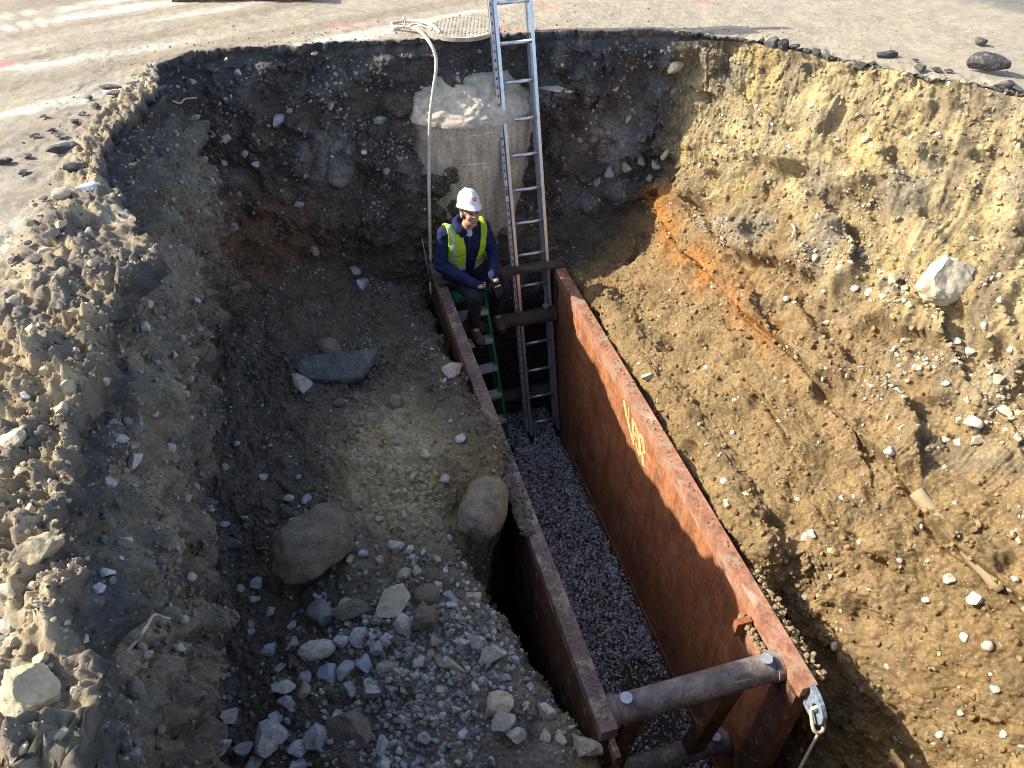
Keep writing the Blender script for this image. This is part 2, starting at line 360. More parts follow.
ST += [
 [(0.90, 6.15, -3.95), (0.86, 6.25, -2.36), (0.5, 6.3, -2.15), (-0.05, 6.32, -1.95), (-0.55, 6.28, -1.72), (-0.80, 6.40, -1.25), (-0.92, 6.50, -0.65), (-0.98, 6.55, -0.10)],
 [(0.95, 6.18, -3.95), (0.90, 6.30, -2.36), (0.6, 6.38, -2.2), (0.25, 6.42, -2.0), (-0.15, 6.45, -1.75), (-0.40, 6.58, -1.25), (-0.55, 6.68, -0.65), (-0.66, 6.76, -0.10)],
 [(1.00, 6.18, -3.95), (0.98, 6.28, -2.36), (0.85, 6.34, -2.22), (0.65, 6.40, -2.05), (0.45, 6.44, -1.82), (0.32, 6.56, -1.25), (0.25, 6.66, -0.65), (0.2, 6.71, -0.10)],
 [(1.15, 6.18, -3.95), (1.12, 6.26, -2.36), (1.05, 6.30, -2.22), (1.0, 6.34, -2.05), (0.98, 6.36, -1.80), (0.95, 6.50, -1.2), (0.93, 6.60, -0.62), (0.92, 6.64, -0.10)],
 [(1.55, 6.16, -3.95), (1.55, 6.22, -2.36), (1.56, 6.25, -2.22), (1.6, 6.28, -2.05), (1.62, 6.30, -1.80), (1.64, 6.46, -1.2), (1.66, 6.54, -0.62), (1.7, 6.56, -0.10)],
 [(2.00, 6.12, -3.95), (2.02, 6.16, -2.36), (2.10, 6.20, -2.2), (2.22, 6.26, -2.02), (2.36, 6.34, -1.8), (2.44, 6.46, -1.2), (2.50, 6.46, -0.62), (2.52, 6.42, -0.10)],
 [(2.20, 6.02, -3.95), (2.22, 6.02, -2.25), (2.40, 6.08, -2.1), (2.74, 6.16, -1.92), (3.02, 6.24, -1.55), (3.14, 6.34, -1.16), (3.14, 6.36, -0.62), (3.06, 6.30, -0.10)],
 [(2.20, 5.8, -3.95), (2.23, 5.75, -2.16), (2.46, 5.76, -2.0), (2.86, 5.84, -1.88), (3.16, 5.94, -1.36), (3.30, 6.08, -1.10), (3.32, 6.14, -0.62), (3.30, 6.15, -0.10)],
 [(2.20, 5.6, -3.95), (2.24, 5.55, -2.10), (2.47, 5.5, -1.97), (2.80, 5.5, -1.80), (3.06, 5.62, -1.36), (3.22, 5.78, -1.08), (3.34, 5.90, -0.60), (3.42, 6.02, -0.07)],
 [(2.20, 5.3, -3.95), (2.25, 5.2, -2.05), (2.48, 5.2, -1.93), (2.74, 5.2, -1.76), (2.96, 5.3, -1.40), (3.20, 5.48, -1.06), (3.46, 5.66, -0.58), (3.66, 5.86, -0.10)],
 [(2.20, 4.6, -3.95), (2.25, 4.6, -2.02), (2.5, 4.62, -1.88), (2.78, 4.68, -1.66), (2.98, 4.76, -1.40), (3.28, 4.98, -1.0), (3.65, 5.22, -0.52), (3.98, 5.48, -0.10)],
 [(2.20, 3.8, -3.95), (2.25, 3.8, -2.0), (2.5, 3.82, -1.86), (2.8, 3.88, -1.66), (3.04, 3.95, -1.42), (3.45, 4.22, -1.0), (3.95, 4.52, -0.5), (4.42, 4.88, -0.10)],
 [(2.20, 3.0, -3.95), (2.25, 3.0, -2.0), (2.5, 3.0, -1.87), (2.8, 3.02, -1.68), (3.10, 3.08, -1.46), (3.62, 3.4, -1.02), (4.3, 3.8, -0.5), (4.95, 4.25, -0.10)],
 [(2.20, 2.42, -3.95), (2.26, 2.40, -2.02), (2.5, 2.38, -1.92), (2.82, 2.38, -1.72), (3.16, 2.4, -1.48), (3.75, 2.6, -1.04), (4.55, 2.95, -0.5), (5.3, 3.3, -0.10)],
 [(2.22, 2.1, -3.95), (2.30, 2.14, -3.2), (2.44, 2.12, -2.5), (2.80, 2.0, -1.84), (3.2, 1.85, -1.50), (3.85, 1.9, -1.06), (4.65, 2.1, -0.5), (5.4, 2.3, -0.10)],
 [(2.30, 1.3, -3.95), (2.44, 1.35, -3.45), (2.64, 1.32, -2.75), (2.95, 1.25, -1.98), (3.3, 1.2, -1.56), (3.9, 1.2, -1.08), (4.65, 1.25, -0.5), (5.4, 1.3, -0.10)],
 [(2.25, 0.95, -3.95), (2.40, 0.85, -3.4), (2.6, 0.8, -2.8), (2.9, 0.7, -2.2), (3.25, 0.6, -1.7), (3.8, 0.5, -1.1), (4.5, 0.35, -0.5), (5.1, 0.25, -0.10)],
 [(2.0, 0.95, -3.95), (2.05, 0.78, -3.5), (2.2, 0.66, -3.0), (2.4, 0.52, -2.4), (2.6, 0.38, -1.8), (2.8, 0.22, -1.1), (3.0, 0.1, -0.5), (3.15, 0.0, -0.10)],
 [(1.5, 1.0, -3.95), (1.5, 0.84, -3.6), (1.5, 0.74, -3.2), (1.5, 0.62, -2.7), (1.5, 0.52, -2.1), (1.5, 0.40, -1.4), (1.5, 0.3, -0.7), (1.5, 0.22, -0.10)],
 [(0.9, 1.05, -3.95), (0.85, 0.95, -2.7), (0.75, 0.84, -2.45), (0.62, 0.72, -2.3), (0.5, 0.58, -2.1), (0.48, 0.48, -1.4), (0.46, 0.42, -0.7), (0.45, 0.36, -0.10)],
 [(0.87, 1.1, -3.95), (0.77, 1.02, -2.25), (0.35, 0.92, -2.15), (-0.05, 0.80, -2.14), (-0.45, 0.66, -2.1), (-0.44, 0.58, -1.4), (-0.42, 0.52, -0.7), (-0.4, 0.47, -0.10)],
 [(0.86, 1.15, -3.95), (0.77, 1.12, -2.2), (0.32, 1.06, -2.13), (-0.36, 1.0, -2.15), (-0.92, 0.92, -2.1), (-0.92, 0.88, -1.4), (-0.86, 0.84, -0.7), (-0.78, 0.80, -0.10)],
]
NET = np.array(ST, np.float64)                     # stations x 8 x 3
K = len(NET)
for k_, t_ in ((16, .07), (17, .05), (18, .035), (19, .03), (20, .03), (21, .03), (22, .03), (23, .03), (24, .03)): NET[k_, 7, 2] = -t_
def hermite_sample(ctrl, counts, closed, axis_scale=0.42):
    """resample along axis 0, counts[i] samples in interval i"""
    n = len(ctrl); out = []
    nint = n if closed else n-1
    for i in range(nint):
        p1, p2 = ctrl[i], ctrl[(i+1) % n]
        p0 = ctrl[i-1] if (closed or i > 0) else p1
        p3 = ctrl[(i+2) % n] if (closed or i+2 < n) else p2
        m1, m2 = (p2-p0)*axis_scale, (p3-p1)*axis_scale
        t = (np.arange(counts[i])/counts[i]).reshape((-1,)+(1,)*ctrl[0].ndim)
        out.append((2*t**3-3*t**2+1)*p1+(t**3-2*t**2+t)*m1+(-2*t**3+3*t**2)*p2+(t**3-t**2)*m2)
    if not closed: out.append(ctrl[-1][None])
    return np.concatenate(out)
scount = []
for i in range(K):
    a, b = NET[i], NET[(i+1) % K]
    L = np.linalg.norm(a[[4, 5, 7]]-b[[4, 5, 7]], axis=1).max()
    res = 0.0088 if i < 25 else 0.03
    if i < 4: res = 0.0065
    scount.append(max(6, int(L/res)))
D1 = hermite_sample(NET, scount, True)             # NS x 8 x 3
NS = len(D1)
rcount = [46, 70, 95, 90, 95, 90, 85]
D2 = np.swapaxes(hermite_sample(np.swapaxes(D1, 0, 1), rcount, False, 0.36), 0, 1)   # NS x NR x 3 in pqz
NR = D2.shape[1]
rowv = np.concatenate([np.arange(c)/c+i for i, c in enumerate(rcount)]+[[7.0]]).astype(np.float32)
stv = np.concatenate([np.arange(c)/c+i for i, c in enumerate(scount)]).astype(np.float32)
G = np.empty_like(D2)
G[..., 0] = D2[..., 0]*CA-D2[..., 1]*SA; G[..., 1] = D2[..., 0]*SA+D2[..., 1]*CA; G[..., 2] = D2[..., 2]
def grid_normals(G, closed=True):
    if closed: du = np.roll(G, -1, 0)-np.roll(G, 1, 0)
    else: du = np.gradient(G, axis=0)
    dv = np.gradient(G, axis=1)
    n = np.cross(du, dv); n /= (np.linalg.norm(n, axis=2)[..., None]+1e-9)
    return n
N = grid_normals(G)
# normals should point into the pit's open side (up on the bench)
if N[NS//8, NR//3, 2] < 0: N = -N
Pf = G.reshape(-1, 3).astype(np.float32)
pp, qq, zz = [D2[..., i].ravel().astype(np.float32) for i in range(3)]
RV = np.tile(rowv, NS); SV = np.repeat(stv, NR)
right = np.where(RV > 4.3, sstep(15.35, 16.1, SV+0.15*RV-0.8), sstep(14.55, 15.5, SV))*(1-sstep(25.5, 26.5, SV))          # sunlit bank; corner shade line also set by this soil colour edge
leftw = (1-sstep(8.0, 9.5, SV))
bench = (1-sstep(3.7, 4.2, RV))*sstep(0.7, 1.2, RV)
wobn = noise(Pf, 0.28, 66.0)
wallm = sstep(3.75, 4.45, RV+0.35*wobn)
# relief
big = fbm(Pf, 0.62, 2, 3.1)
med = fbm(Pf, 0.21, 2, 9.7)
w1, id1 = worley(Pf, 0.085)
w2, id2 = worley(Pf, 0.24, 5.5)
w3, id3 = worley(Pf, 0.038, 2.5)
fine = fbm(Pf, 0.045, 2, 1.7)
# bucket scrapes run down the bank
tang = np.stack([SV*13.0+2.6*RV+1.5*noise(Pf, 0.7, 18.0), RV*0.7, SV*0+3.3], 1)
scr = noise(tang, 1.0)+0.6*noise(tang*np.float32([2.7, 1.6, 1]), 1.0, 7.7)
lump = sstep(-0.25, 0.5, noise(Pf, 0.5, 41.0))                    # where the ground is cloddy
edge = np.minimum(sstep(0.0, 0.35, RV), 1)
def chunk(w_, id_, lo=0.12, hi=0.60):
    return np.clip((hi-w_)/(hi-lo)*1.7, 0, 1)*(0.25+0.75*id_)
w4, id4 = worley(Pf+0.05*np.stack([med, big, -med], 1), 0.15, 8.8)
rdg = 1-np.abs(noise(Pf, 0.30, 15.0))*2
rough = sstep(-0.45, 0.25, noise(Pf, 0.8, 27.0))
amp_big = np.where(right > 0.5, 0.060, np.where(wallm > 0.5, 0.105, 0.055))
disp = amp_big*big + 0.045*med
disp += 0.045*chunk(w1, id1)*(0.2+0.8*lump)*(1-0.8*right*wallm)*(1-.3*right)
disp += 0.060*chunk(w4, id4)*rough*np.where(id4 > .45, 1, 0)*(1-0.55*right)*(0.5+0.5*wallm)
disp += 0.095*chunk(w2, id2)*np.where(id2 > 0.55, 1, 0.0)*(1-0.45*right)*(0.35+0.65*wallm)
disp += 0.024*chunk(w3, id3)*(0.35+0.65*lump)*(1-0.65*right)*(1-0.5*right*wallm)
disp += 0.035*np.clip(rdg, -0.5, 1)*wallm*(1-0.3*right)
lwm = leftw*wallm
disp += lwm*(0.05*chunk(w2, id2)*(id2 > .3)+0.035*chunk(w4, id4)+0.03*med)
disp += 0.013*fine + 0.006*noise(Pf, 0.018, 6.0)
farm = wallm*(1-right)*(1-leftw)
disp += farm*(0.05*chunk(w2, id2)+0.035*chunk(w4, id4)*rough)
disp += right*wallm*0.017*scr*(1-sstep(0.1, 0.9, lump)*0.3)
tz_ = RV*1.5+SV*0.35+0.55*noise(Pf, 0.8, 14.0)+0.12*noise(Pf, 0.15, 15.0); saw = tz_-np.floor(tz_)
disp += right*sstep(3.2, 4.2, RV)*0.12*(saw-0.5)*sstep(-0.1, 0.35, noise(Pf, 0.7, 44.0))
# two rough shelves along the bank above the break line
for b0, sl_, am, s0, s1 in ((4.75, 0.10, 0.11, 17.5, 21.5), (5.55, -0.12, 0.13, 18.8, 23.5), (2.9, 0.05, 0.06, 18.0, 23.0)):
    bl = b0+sl_*(SV-20)+0.30*noise(np.stack([SV*0.8, SV*0, SV*0+b0], 1), 1.0, 5.0)+0.10*noise(np.stack([SV*4, SV*0, SV*0+b0], 1), 1.0, 6.0)
    on = sstep(s0-.6, s0+.4, SV)*sstep(s1+.6, s1-.4, SV)*sstep(-0.35, 0.1, noise(np.stack([SV*1.1, SV*0, SV*0+b0*3], 1), 1.0, 7.0))
    disp += right*on*am*(sstep(bl-0.03, bl+0.04, RV)*(1-sstep(bl+0.10, bl+0.65, RV))-0.55*np.exp(-((RV-bl+0.07)/0.07)**2))
# gouges on the bank where lumps fell out
gg = sstep(0.30, 0.62, noise(Pf*np.float32([1, 1, 1.7]), 0.33, 83.0))
disp -= right*0.10*gg
# the bank's break line: undercut ledge with a crack
brk = 3.95+0.22*noise(np.stack([SV*0.9, SV*0, SV*0], 1), 1.0, 3.0)
disp += right*0.12*sstep(brk-0.05, brk+0.02, RV)*(1-sstep(brk+0.05, brk+0.6, RV))
disp -= right*0.05*np.exp(-((RV-brk+0.05)/0.045)**2)*sstep(0.0, 0.3, noise(np.stack([SV*1.3, SV*0, SV*0], 1), 1.0, 8.0)+0.25)
fade = sstep(7.0, 6.85, RV)                                        # keep the rim line where the road meets it
fade2 = np.where(RV < 0.95, 0.35, 1.0)
disp = disp*(0.35+0.65*fade)*fade2
G2 = (Pf+N.reshape(-1, 3).astype(np.float32)*disp[:, None].astype(np.float32)).reshape(NS, NR, 3)

# soil colours
def C(*a): return np.array(a, np.float32)
def lerp(a, b, t): return a+(b-a)*t[:, None]
wob = 0.5*big+0.35*med
col = np.tile(C(0.170, 0.142, 0.108), (NS*NR, 1))                   # dark damp bench soil
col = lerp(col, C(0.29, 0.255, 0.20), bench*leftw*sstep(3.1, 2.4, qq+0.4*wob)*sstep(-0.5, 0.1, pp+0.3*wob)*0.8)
sunpatch = np.exp(-(((pp-0.18)/0.42)**2+((qq-3.75)/0.72)**2)**1.5)  # paler soil painted in for the reflected sun on the bench
col = lerp(col, C(0.58, 0.465, 0.29), bench*leftw*np.clip(sunpatch*1.15+0.25*med*sunpatch, 0, 1))
col = lerp(col, C(0.34, 0.25, 0.13), leftw*np.exp(-((RV-1.3)/0.42)**4)*sstep(4.0, 3.2, qq)*0.9)   # clayey cut edge beside the box
lw = leftw*wallm
col = lerp(col, C(0.28, 0.247, 0.193), lw)
col = lerp(col, C(0.37, 0.32, 0.24), lw*sstep(0.1, 0.6, noise(Pf, (0.5, 0.5, 0.9), 12.0)))
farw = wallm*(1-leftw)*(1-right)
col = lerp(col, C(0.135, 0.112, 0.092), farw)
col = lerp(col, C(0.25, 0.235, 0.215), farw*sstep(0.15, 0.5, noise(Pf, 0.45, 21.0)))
gpt = np.exp(-(((pp-2.75)/0.32)**2+((zz+0.95)/0.28)**2))*farw
col = lerp(col, C(0.40, 0.375, 0.34), np.clip(gpt*1.3*(0.6+0.8*wobn), 0, .9))
red = np.exp(-(((pp+0.35)/0.55)**2+((qq-6.25)/0.5)**2+((zz+1.45)/0.45)**2))
col = lerp(col, C(0.23, 0.135, 0.085), np.clip(red*1.2, 0, 0.9)*(1-right))
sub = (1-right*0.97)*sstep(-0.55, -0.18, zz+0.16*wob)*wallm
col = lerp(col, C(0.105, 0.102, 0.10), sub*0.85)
rb = C(0.275, 0.195, 0.102)
rcol = np.tile(rb, (NS*NR, 1))
rcol = lerp(rcol, C(0.25, 0.175, 0.088), sstep(0.0, 0.5, noise(Pf, 0.55, 33.0))*(1-wallm))
rcol = lerp(rcol, C(0.425, 0.345, 0.195), sstep(4.6, 5.7, RV+1.2*wob)*0.95)
rcol = lerp(rcol, C(0.43, 0.325, 0.15), sstep(0.05, 0.5, noise(Pf, 0.6, 51.0))*sstep(4.4, 5.4, RV)*0.75)
rcol = lerp(rcol, C(0.27, 0.235, 0.17), sstep(0.12, 0.5, noise(Pf, (0.4, 0.4, 0.3), 61.0))*sstep(4.0, 4.8, RV)*0.8)
rcol = lerp(rcol, C(0.20, 0.155, 0.10), sstep(-0.05, 0.4, noise(tang*np.float32([.6, .35, 1]), 1.0, 57.0))*sstep(4.2, 4.9, RV)*0.75)
rcol = lerp(rcol, C(0.40, 0.185, 0.06), np.exp(-((RV-3.95-0.1*wob)/0.38)**2)*sstep(20.6, 19.0, SV+wob)*sstep(0.0, 0.35, 0.35+noise(Pf, 0.3, 71.0)))
rcol = lerp(rcol, C(0.45, 0.35, 0.17), sstep(24.0, 25.2, SV)*(1-sstep(3, 4, RV))*0.5)
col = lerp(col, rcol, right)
scl = 1+0.22*(id1-0.5)*lump
col = lerp(col, C(0.075, 0.060, 0.048), sstep(1.0, 0.75, RV)*(SV > 8))  # slot sides painted darker to stand for the deep shade
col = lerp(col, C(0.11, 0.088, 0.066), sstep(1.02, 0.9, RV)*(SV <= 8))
lum_ = col.mean(1, keepdims=True); col = lum_+(col-lum_)*(1.15-0.08*right)[:, None]
col = np.clip(col*scl[:, None], 0.01, 0.9)

def grid_faces(nu, nv, closed=True):
    iu = np.arange(nu if closed else nu-1); iv = np.arange(nv-1)
    a, b = np.meshgrid(iu, iv, indexing='ij'); a2 = (a+1) % nu
    return np.stack([a*nv+b, a2*nv+b, a2*nv+b+1, a*nv+b+1], -1).reshape(-1, 4).astype(np.int32)
F = grid_faces(NS, NR)
e1 = G2[1, NR//3]-G2[0, NR//3]
Nf = grid_normals(G2.astype(np.float64)); 
if Nf[NS//8, NR//3, 2] < 0:
    Nf = -Nf
else:
    pass
# face winding: make it agree with Nf
tst = np.cross(G2[NS//8+1, NR//3]-G2[NS//8, NR//3], G2[NS//8, NR//3+1]-G2[NS//8, NR//3])
if tst[2] < 0: F = F[:, ::-1]
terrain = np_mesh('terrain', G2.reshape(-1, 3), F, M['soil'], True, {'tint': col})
tag(terrain, 'excavated soil pit with a dark shaded left side and a sunlit sandy right bank', 'ground', kind='structure')

# trench floor below the box
nx, ny = 90, 240
P_, Q_ = np.meshgrid(np.linspace(0.75, 2.5, nx), np.linspace(0.8, 6.3, ny), indexing='ij')
V = np.stack([P_*CA-Q_*SA, P_*SA+Q_*CA, np.full_like(P_, -3.86)], -1).reshape(-1, 3).astype(np.float32)
V[:, 2] += 0.03*fbm(V, 0.3, 3)+0.012*noise(V, 0.06)
floor_z0 = -3.86
fc = np.tile(C(0.15, 0.115, 0.08), (len(V), 1))*(1+0.3*noise(V, 0.3, 4.4))[:, None]
Ff = grid_faces(nx, ny, False)
fl = np_mesh('trench_floor', V, Ff, M['soil'], True, {'tint': fc})
tag(fl, 'brown soil floor at the bottom of the trench', 'ground', kind='structure')

# ------------------------------------------------------------------ the road round the pit
CEN = np.array([1.3, 3.3])
rim = G2[:, -1, :].astype(np.float64).copy()
rp_, rq_ = rim[:, 0]*CA+rim[:, 1]*SA, -rim[:, 0]*SA+rim[:, 1]*CA
# broken slabs of road jut out over the left wall
tq = [0.3, 0.8, 1.2, 1.5, 1.75, 2.0, 2.3, 2.6, 2.8, 3.0, 3.12, 3.35, 3.55, 3.75, 4.0, 4.3, 4.6, 5.0, 5.3, 5.7, 6.1, 6.5]
tp = [0.0, 0.0, 0.02, -0.02, -0.02, 0.03, 0.08, 0.14, 0.17, 0.18, 0.14, 0.18, 0.30, 0.24, 0.18, 0.14, 0.02, -0.02, 0.02, 0.10, 0.10, 0.02]  # middle stretch pushed out so it shades the near right panel
over = np.interp(rq_, tq, tp)*(1-sstep(8.6, 10, stv))
dirr = np.stack([rp_-CEN[0], rq_-CEN[1]], 1); dirr /= np.linalg.norm(dirr, axis=1)[:, None]
thick = np.interp(stv, [0, 8, 14.5, 16.5, 19, 27, 30, 36], [.7, .75, .65, .5, .28, .28, 1, 1])*(0.85+0.75*noise(np.stack([rim[:, 0], rim[:, 1], rim[:, 0]*0], 1), 0.4, 3.0))
jit = 0.05*noise(np.stack([rim[:, 0], rim[:, 1], rim[:, 0]*0], 1), 0.4, 9.0)+0.03*noise(np.stack([rim[:, 0], rim[:, 1], rim[:, 0]*0], 1), 0.16)+0.018*noise(np.stack([rim[:, 0], rim[:, 1], rim[:, 0]*0], 1), 0.05)
ep_ = rp_+over-dirr[:, 0]*(0.02+jit); eq_ = rq_-dirr[:, 1]*(0.02+jit)
dist = [0.0]
while dist[-1] < 1.6: dist.append(dist[-1]+0.0125)
while dist[-1] < 160: dist.append(dist[-1]*1.085)
dist = np.array(dist)
NRR = len(dist)+7
RG = np.zeros((NS, NRR, 3))
def setrow(k, d, z):
    RG[:, k, 0] = ep_+dirr[:, 0]*d; RG[:, k, 1] = eq_+dirr[:, 1]*d; RG[:, k, 2] = z*thick
for k, (d, z) in enumerate([(0.45, -0.115), (0.2, -0.112), (0.035, -0.108), (0.012, -0.085), (0.004, -0.055), (0.0, -0.03), (0.0, -0.008)]): setrow(k, d, z)
for k, d in enumerate(dist): setrow(7+k, d+0.004, 0.0)
far_fade = np.zeros((NS, NRR)); far_fade[:, 7:] = dist[None]
RP, RQ = RG[..., 0].copy(), RG[..., 1].copy()
RG[..., 0] = RP*CA-RQ*SA; RG[..., 1] = RP*SA+RQ*CA
RG[:, 0] = rim; RG[:, 1] = 0.5*rim+0.5*RG[:, 2]                    # the underside joins the soil
Rf = RG.reshape(-1, 3).astype(np.float32)
dd = far_fade.ravel().astype(np.float32)
rSV = np.repeat(stv, NRR)
lz = (1-sstep(7.6, 9.3, rSV))+sstep(29.5, 31, rSV)                    # left side: crumbled
rz_ = sstep(14.5, 16, rSV)*(1-sstep(27, 29, rSV))
top = np.zeros((NS, NRR), bool); top[:, 7:] = True; top = top.ravel()
wl, wid = worley(Rf, 0.11, 3.3)
wl2, wid2 = worley(Rf, 0.3, 7.3)
rn1, rn2, rn3 = fbm(Rf, 0.5, 2, 2.2), fbm(Rf, 0.16, 2, 6.6), fbm(Rf, 0.05, 2, 8.8)
hq = -Rf[:, 0]*SA+Rf[:, 1]*CA
hw = 0.40-0.24*sstep(3.9, 4.6, hq)
hh = 1-0.45*sstep(3.9, 4.6, hq)
heap = np.exp(-((dd-0.5*hw)/hw)**2)*lz*hh
heap *= sstep(-0.5, 0.25, rn1+0.3)
w5, id5 = worley(Rf, 0.055, 1.3)
wl6, id6 = worley(Rf+0.06*np.stack([rn2, rn1, rn2*0], 1).astype(np.float32), 0.36, 4.4)
hz = heap*(0.05+0.10*np.exp(-((hq-2.72)/0.30)**2)+0.06*rn1+0.05*rn2+0.045*rn3+0.05*chunk(wl6, id6)+0.022*chunk(wl, wid)*(wid > .35)+0.014*chunk(w5, id5))  # local rise added to cast shade on the near right panel
hz += lz*np.exp(-(dd/(hw*1.5))**2)*(0.012*chunk(w5, id5)+0.016*rn3+0.012*noise(Rf, 0.025, 3.0))
hz += (0.004*rn2+0.003*rn3+0.012*rn1)*np.minimum(1, 4/(1+dd))
hz += (lz*0.012+rz_*0.012*np.exp(-dd/0.25))*np.clip(0.6-wl, 0, 1)*np.exp(-dd/1.2)*3*sstep(0, 0.4, rn2+0.1)
hz -= 0.05*rz_*np.exp(-dd/0.12)*(0.5+rn2)
Rf[:, 2] += np.where(top, hz, 0.012*rn3*np.tile(np.array([0.]+[1.]*(NRR-1)), NS)).astype(np.float32)
# the cut face of the asphalt is ragged
lipm = (~top).astype(np.float32)*np.tile(np.array([0, 0.3, 1, 1, 1, 1, .6]+[0]*len(dist)), NS)
lipd = lipm*((0.022+0.02*lz)*rn3+(0.03+.05*lz)*(wl-0.45)+0.03*lz*rn2+0.02*noise(Rf, 0.03, 2.0))
Rf[:, 0] += (lipd*np.repeat(dirr[:, 0]*CA-dirr[:, 1]*SA, NRR)).astype(np.float32); Rf[:, 1] += (lipd*np.repeat(dirr[:, 0]*SA+dirr[:, 1]*CA, NRR)).astype(np.float32)
# colour: pale dust on asphalt, wheel streaks, bare darker asphalt, paint
x, y = Rf[:, 0], Rf[:, 1]
rc = np.tile(C(0.375, 0.328, 0.248), (len(Rf), 1))
sd = np.array([0.83, 0.56]); u_ = x*sd[0]+y*sd[1]; v_ = -x*sd[1]+y*sd[0]
stn = noise(np.stack([u_*0.16, v_*2.2, v_*0], 1), 1.0, 13.0)+0.5*noise(np.stack([u_*0.3, v_*5.5, v_*0], 1), 1.0, 19.0)
lf = sstep(0.4, -0.8, x)
rc = lerp(rc, C(0.64, 0.60, 0.51), sstep(0.05, 0.4, stn)*lf*1.0)
rc = lerp(rc, C(0.29, 0.245, 0.175), sstep(0.05, 0.45, -stn)*lf*0.9)
rc = lerp(rc, C(0.33, 0.29, 0.215), sstep(0.1, 0.5, rn1)*0.45)
rc = lerp(rc, C(0.24, 0.215, 0.175), lz*np.exp(-((dd-0.35)/0.45)**2)*sstep(-0.35, 0.25, rn2+.4*rn3)*0.75)
rc = lerp(rc, C(0.40, 0.315, 0.19), np.clip(heap*1.6, 0, 1)*0.92)
rc = lerp(rc, C(0.52, 0.43, 0.28), np.clip(heap*1.6, 0, 1)*sstep(0.1, 0.5, rn2)*0.7)  # lighter heap patches painted in for the sunlit crust
rc = lerp(rc, C(0.135, 0.13, 0.125), np.clip(heap*1.5, 0, 1)*sstep(0.0, 0.32, noise(Rf, 0.3, 77.0)+0.3*rn3)*0.7)
rc = lerp(rc, C(0.12, 0.11, 0.10), sstep(0.05, 0.01, dd)*top*0.6)
def segd(ax, ay, bx, by):
    dx, dy = bx-ax, by-ay; t = np.clip(((x-ax)*dx+(y-ay)*dy)/(dx*dx+dy*dy), 0, 1)
    return np.hypot(x-ax-t*dx, y-ay-t*dy)
spr = sstep(-0.35, 0.35, noise(Rf, 0.045, 5.0)+0.2)
for (a, b, wd, st) in [((330, 25), (402, 29), 0.035, 0.6), ((500, 29), (572, 29), 0.022, 0.8), ((536, 4), (556, 9), 0.03, 0.75), ((0, 66), (6, 64), 0.06, 0.6),
                       ((452, 20), (472, 17), 0.05, 0.4), ((700, 1), (708, 1), 0.03, 0.8), ((600, 31), (640, 32), 0.015, 0.5)]:
    A, B = at_z(*a, 0), at_z(*b, 0)
    rc = lerp(rc, C(0.72, 0.16, 0.15), np.exp(-(segd(A.x, A.y, B.x, B.y)/wd)**2)*st*spr)
A, B = at_z(1024, 13, 0), at_z(960, -1, 0)
nrm = np.array([-(B.y-A.y), B.x-A.x]); nrm /= np.hypot(*nrm); sidev = (x-A.x)*nrm[0]+(y-A.y)*nrm[1]
if nrm[0]*5+nrm[1]*9-(A.x*nrm[0]+A.y*nrm[1]) < 0: sidev = -sidev
rc = lerp(rc, C(0.19, 0.19, 0.165), sstep(-0.02, 0.06, sidev+0.05*rn2)*(x > 3))
lipc = lerp(np.tile(C(0.095, 0.093, 0.094), (len(Rf), 1)), C(0.20, 0.175, 0.14), sstep(-0.05, 0.35, rn2+0.5*rn3)*(0.5+0.5*lz))
rc = np.where(top[:, None], rc, lipc)
rc = np.clip(rc*(1+0.10*rn2+0.10*rn3)[:, None], 0.02, 0.85)
FR = grid_faces(NS, NRR)
k0 = 7+20
tst = np.cross(Rf.reshape(NS, NRR, 3)[NS//8+1, k0]-Rf.reshape(NS, NRR, 3)[NS//8, k0], Rf.reshape(NS, NRR, 3)[NS//8, k0+1]-Rf.reshape(NS, NRR, 3)[NS//8, k0])
if tst[2] < 0: FR = FR[:, ::-1]
road = np_mesh('road', Rf, FR, M['road'], True, {'tint': rc})
tag(road, 'dusty pale asphalt road broken away around the pit', 'road', kind='structure')

# ------------------------------------------------------------------ rays on to the ground for placing loose things
def coarse(Gr, su, sv):
    g = Gr[::su, ::sv]; nu, nv = g.shape[:2]
    f = grid_faces(nu, nv); return g.reshape(-1, 3), f
v1, f1 = coarse(G2, 3, 3); v2, f2 = coarse(Rf.reshape(NS, NRR, 3)[:, 5:150], 3, 3)
v3, f3 = V.astype(np.float64), Ff
VV = np.concatenate([v1, v2, v3]); FFa = np.concatenate([f1, f2+len(v1), f3+len(v1)+len(v2)])
BVH = BVHTree.FromPolygons(VV.tolist(), FFa.tolist())
def hit(px, py):
    loc, n, i, d = BVH.ray_cast(CAMP, ray(px, py), 60)
    if loc is None: return at_z(px, py, 0), Vector((0, 0, 1)), 5
    if n.dot(ray(px, py)) > 0: n = -n
    return loc, n, d

# ------------------------------------------------------------------ stones
def rock_data(seed, sub, flat=0.7, cuts=9, rough=0.08, round_=False):
    rnd = np.random.default_rng(seed)
    bm = bmesh.new(); bmesh.ops.create_icosphere(bm, subdivisions=sub, radius=1.0)
    v = np.array([x.co[:] for x in bm.verts]); f = np.array([[l.index for l in q.verts] for q in bm.faces]); bm.free()
    if not round_:
        for _ in range(cuts):
            n = rnd.normal(size=3); n /= np.linalg.norm(n); d = rnd.uniform(0.42, 0.80)
            s = v@n; over = s > d
            v[over] -= n*((s[over]-d)*0.985)[:, None]
    v *= np.array([rnd.uniform(0.85, 1.15), rnd.uniform(0.65, 0.95), rnd.uniform(flat*0.75, flat*1.1)])
    nn = fbm(v+seed*3.7, 0.8, 2)*rough+noise(v+seed*1.3, 0.25)*rough*0.45+noise(v+seed*2.1, 0.09)*rough*0.2
    v *= (1+nn)[:, None]
    v /= np.abs(v[:, 0]).max()
    return v, f
